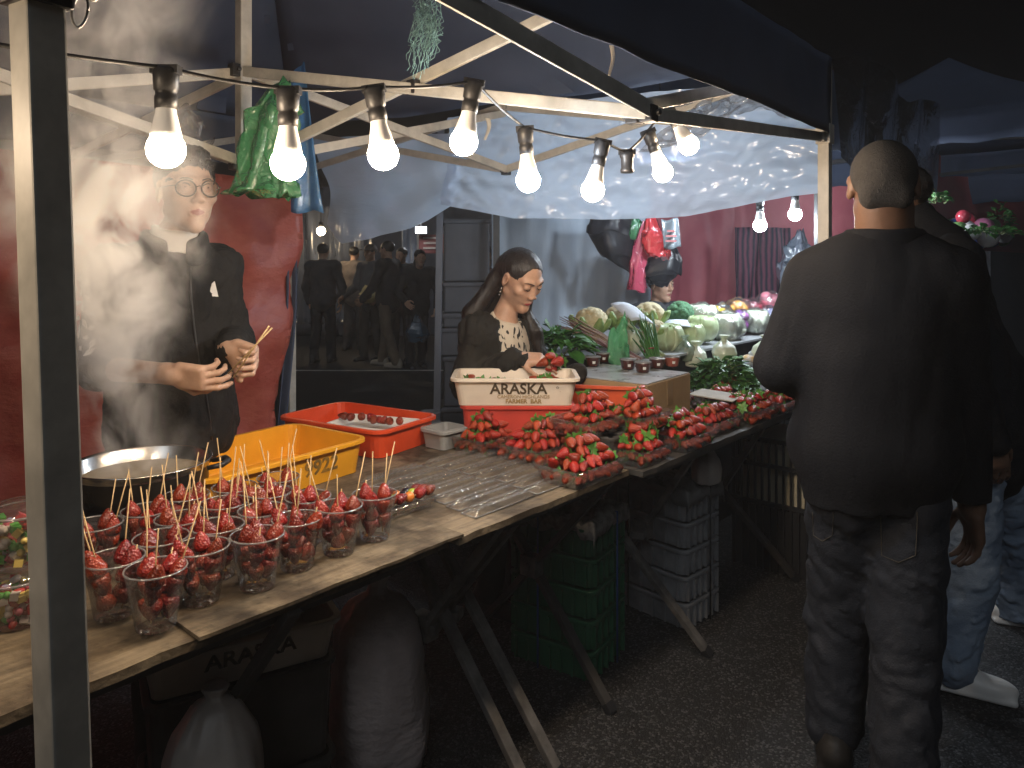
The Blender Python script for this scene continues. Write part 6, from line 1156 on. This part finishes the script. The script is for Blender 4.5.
# produce of the far right stall
t = thing('produce_stand', 'far right stand covered with bright bagged produce', 'stand', (4.1,6.9,0)); mb = MB(); mb.box((4.1,6.9,.8), (2.0,.9,1.5), rotz(UANG)); part('skirt', mb, mat('black_cloth', (.02,.022,.028), .85), t); mb = MB(); ra = random.Random(8); cols = [mat('bright_%d' % i, c, .3, coat=.4) for i, c in enumerate(((.6,.6,.6),(.5,.05,.08),(.05,.1,.4),(.6,.2,.35),(.15,.3,.1)))]
for i in range(70): mb.sphere(np.array([4.1,6.9,1.62]) + rotz(UANG) @ np.array([ra.uniform(-.95,.95), ra.uniform(-.4,.3), ra.uniform(0,.22)]), ra.uniform(.05,.09), nu=10, nv=7, mat=i % 5)
part('produce', mb, cols, t)
leaf_heap('leafy_greens', 'bushy green plant standing on the far right stand', 'greens', np.array([4.45,6.75,1.72]), (.09,.09,.3), 80, .07, M_gleaf, 15); leaf_heap('leafy_greens', 'green plant beside the head of the passer-by', 'greens', at(938,202,6.0), (.07,.07,.1), 60, .06, M_gleaf, 16); leaf_heap('leafy_greens', 'low dark greens at the near end of the far stand', 'greens', at(980,234,5.6), (.28,.15,.05), 120, .07, M_gleaf, 17)
# far side of the passage: dark stall fronts, lamps, sign
hang('translucent plastic curtain of the stall across the passage', 296, 372, 12.4, 12.6, 2.4, .4, M_fartarp, .1, 4, 5, 'plastic_curtain', 'curtain', 40, 16); hang('dark canvas back of the stalls across the passage', 150, 640, 14.2, 14.4, 2.9, .02, M_far, .12, 4, 8, 'canvas_wall', 'tarp', 60, 12)
hang('pale blue curtain beside the lit panel across the passage', 402, 420, 12.0, 12.0, 2.35, 1.0, mat('pale_curtain', (.4,.45,.55), .7), .05, 3, 9, 'curtain', 'curtain', 16, 10)
def lamp(px, py, Y, r, lab, col, s): 
    p = at(px, py, Y); t = thing('light_bulb', lab, 'light bulb', p); mb = MB(); mb.sphere(p, r, nu=12, nv=8); part('globe', mb, emit('far_glow_%d' % px, col, s), t); mb = MB(); mb.lathe([(r*.6,r*.8),(r*.5,r*2),(.0005,r*2)], 10, c=p); part('socket', mb, M_blackp, t)
    mb = MB(); mb.tube([p + UP*r*2, p + UP*(2.75 - p[2])], .008, 5); part('flex', mb, M_cable, t)
lamp(890,200,6.2,.055,'cool lamp lighting the red lined stall behind the big man',(.85,.92,1),150); lamp(321,231,11.8,.07,'warm lamp glowing far off across the passage',(1,.75,.45),110)
t = thing('fluorescent_lamp', 'small bright white lamp panel across the passage', 'lamp', at(421,230,11.6)); mb = MB(); mb.box(at(421,230,11.6), (.16,.04,.09)); part('panel', mb, emit('panel_glow', (.9,.95,1), 60), t); mb = MB(); mb.box(at(421,230,11.63), (.19,.03,.12)); part('housing', mb, M_blackp, t); mb = MB(); mb.tube([at(421,226,11.63), at(421,150,11.63)], .008, 5); part('bracket', mb, M_blackp, t)
t = thing('sign', 'reddish banner sign with pale markings across the passage', 'sign', at(432,243,11.8)); mb = MB(); mb.box(at(432,244,11.8), (.42,.02,.3)); part('panel', mb, mat('red_sign', (.22,.05,.045), .6), t); mb = MB(); [mb.box(at(432 + dx, y_, 11.78), (w_,.006,.03)) for y_, dx, w_ in ((238,-1,.26),(243,1,.3),(248,-2,.22))]; part('markings', mb, mat('pale_print', (.5,.4,.35), .6), t)
# ---- steam and smoky air -------------------------------------------------------------------------------------------------------
def steam_mat():
    m = bpy.data.materials.new('steam'); m.use_nodes = True; nt = m.node_tree; N = nt.nodes; L = nt.links; N.remove(N['Principled BSDF']); out = N['Material Output']
    pv = N.new('ShaderNodeVolumePrincipled'); pv.inputs['Color'].default_value = (.99,.98,.96,1); pv.inputs['Anisotropy'].default_value = 0; pv.inputs['Density'].default_value = 0; L.new(pv.outputs[0], out.inputs['Volume'])
    tc = N.new('ShaderNodeTexCoord')                                    # object space = metres from the pot rim
    sp = N.new('ShaderNodeSeparateXYZ'); L.new(tc.outputs['Object'], sp.inputs[0])
    def M(op, a, b=None, c=None):
        n = N.new('ShaderNodeMath'); n.operation = op
        for i, q in enumerate((a, b, c)):
            if q is None: continue
            if isinstance(q, (int, float)): n.inputs[i].default_value = q
            else: L.new(q, n.inputs[i])
        return n.outputs[0]
    wn = N.new('ShaderNodeTexNoise'); wn.inputs['Scale'].default_value = 2.2; wn.inputs['Detail'].default_value = 1; L.new(tc.outputs['Object'], wn.inputs['Vector'])
    ws = N.new('ShaderNodeSeparateColor'); L.new(wn.outputs['Color'], ws.inputs[0])
    x, y, z_ = sp.outputs[0], sp.outputs[1], sp.outputs[2]
    def curve(pts):
        fc = N.new('ShaderNodeFloatCurve'); c = fc.mapping.curves[0]; 
        while len(c.points) > 2: c.points.remove(c.points[-1])
        c.points[0].location = pts[0]; c.points[1].location = pts[-1]
        for q in pts[1:-1]: c.points.new(*q)
        fc.mapping.update(); L.new(M('DIVIDE', z_, 1.4), fc.inputs['Value']); return fc.outputs[0]
    cx = curve([(0,.50),(.2,.485),(.4,.53),(.6,.54),(.8,.545),(1,.54)]); cyy = curve([(0,.5),(.2,.45),(.4,.36),(.6,.33),(1,.30)]); rad = curve([(0,.17),(.2,.15),(.4,.17),(.55,.18),(.7,.23),(1,.38)]); amp = curve([(0,.16),(.12,.25),(.25,.55),(.38,1.0),(.50,.9),(.62,.26),(.84,.14),(1,.06)])
    dx = M('SUBTRACT', x, M('MULTIPLY_ADD', cx, 2.0, -1.0)); dx = M('ADD', dx, M('MULTIPLY_ADD', ws.outputs[0], .3, -.15)); dy = M('ADD', M('SUBTRACT', y, M('MULTIPLY_ADD', cyy, 2.0, -1.0)), M('MULTIPLY_ADD', ws.outputs[1], .3, -.15))
    r2 = M('ADD', M('POWER', dx, 2), M('MULTIPLY', M('POWER', dy, 2), 1.5)); g = M('EXPONENT', M('MULTIPLY', M('DIVIDE', r2, M('POWER', rad, 2)), -2.2))
    n1 = N.new('ShaderNodeTexNoise'); n1.inputs['Scale'].default_value = 7.5; n1.inputs['Detail'].default_value = 5; n1.inputs['Roughness'].default_value = .6; n1.inputs['Distortion'].default_value = 1.1
    mp = N.new('ShaderNodeMapping'); mp.inputs['Scale'].default_value = (1,1,.75); L.new(tc.outputs['Object'], mp.inputs[0]); L.new(mp.outputs[0], n1.inputs['Vector'])
    r = N.new('ShaderNodeMapRange'); r.inputs['From Min'].default_value = .41; r.inputs['From Max'].default_value = .58; L.new(n1.outputs['Fac'], r.inputs[0]); r.clamp = True
    d = M('MULTIPLY', M('MULTIPLY', g, amp), M('MULTIPLY', r.outputs[0], STEAM_D)); d = M('MAXIMUM', M('SUBTRACT', d, .5), 0.0); L.new(d, pv.inputs['Density']); return m
STEAM_D = 42.0
o0 = pb + UP*.06; mb = MB(); mb.loft([[np.array([c_ + rx*math.cos(a), cy_ + ry*math.sin(a), z_]) for a in np.linspace(0, 6.28318, 28, endpoint=False)] for z_, c_, cy_, rx, ry in ((0,0,0,PR*.9,PR*.9),(.16,0,-.05,.3,.26),(.45,.05,-.2,.42,.34),(.8,.1,-.3,.55,.42),(1.1,.1,-.36,.66,.46),(1.38,.1,-.4,.7,.48))]); me = mb.mesh('steam', steam_mat()); o = bpy.data.objects.new('steam', me); COL.objects.link(o); o.location = tuple(o0); o['kind'] = 'stuff'; o['label'] = 'thick steam rising from the pot past the man with glasses'
HAZE_D = .0045
if HAZE_D:
    m = bpy.data.materials.new('haze'); m.use_nodes = True; N = m.node_tree.nodes; N.remove(N['Principled BSDF']); pv = N.new('ShaderNodeVolumePrincipled'); pv.inputs['Color'].default_value = (.9,.93,1,1); pv.inputs['Density'].default_value = HAZE_D; pv.inputs['Anisotropy'].default_value = .2; m.node_tree.links.new(pv.outputs[0], N['Material Output'].inputs['Volume'])
    mb = MB(); mb.box((0,105,2.6), (320,300,7.2)); struct('haze', mb, m, 'stuff')
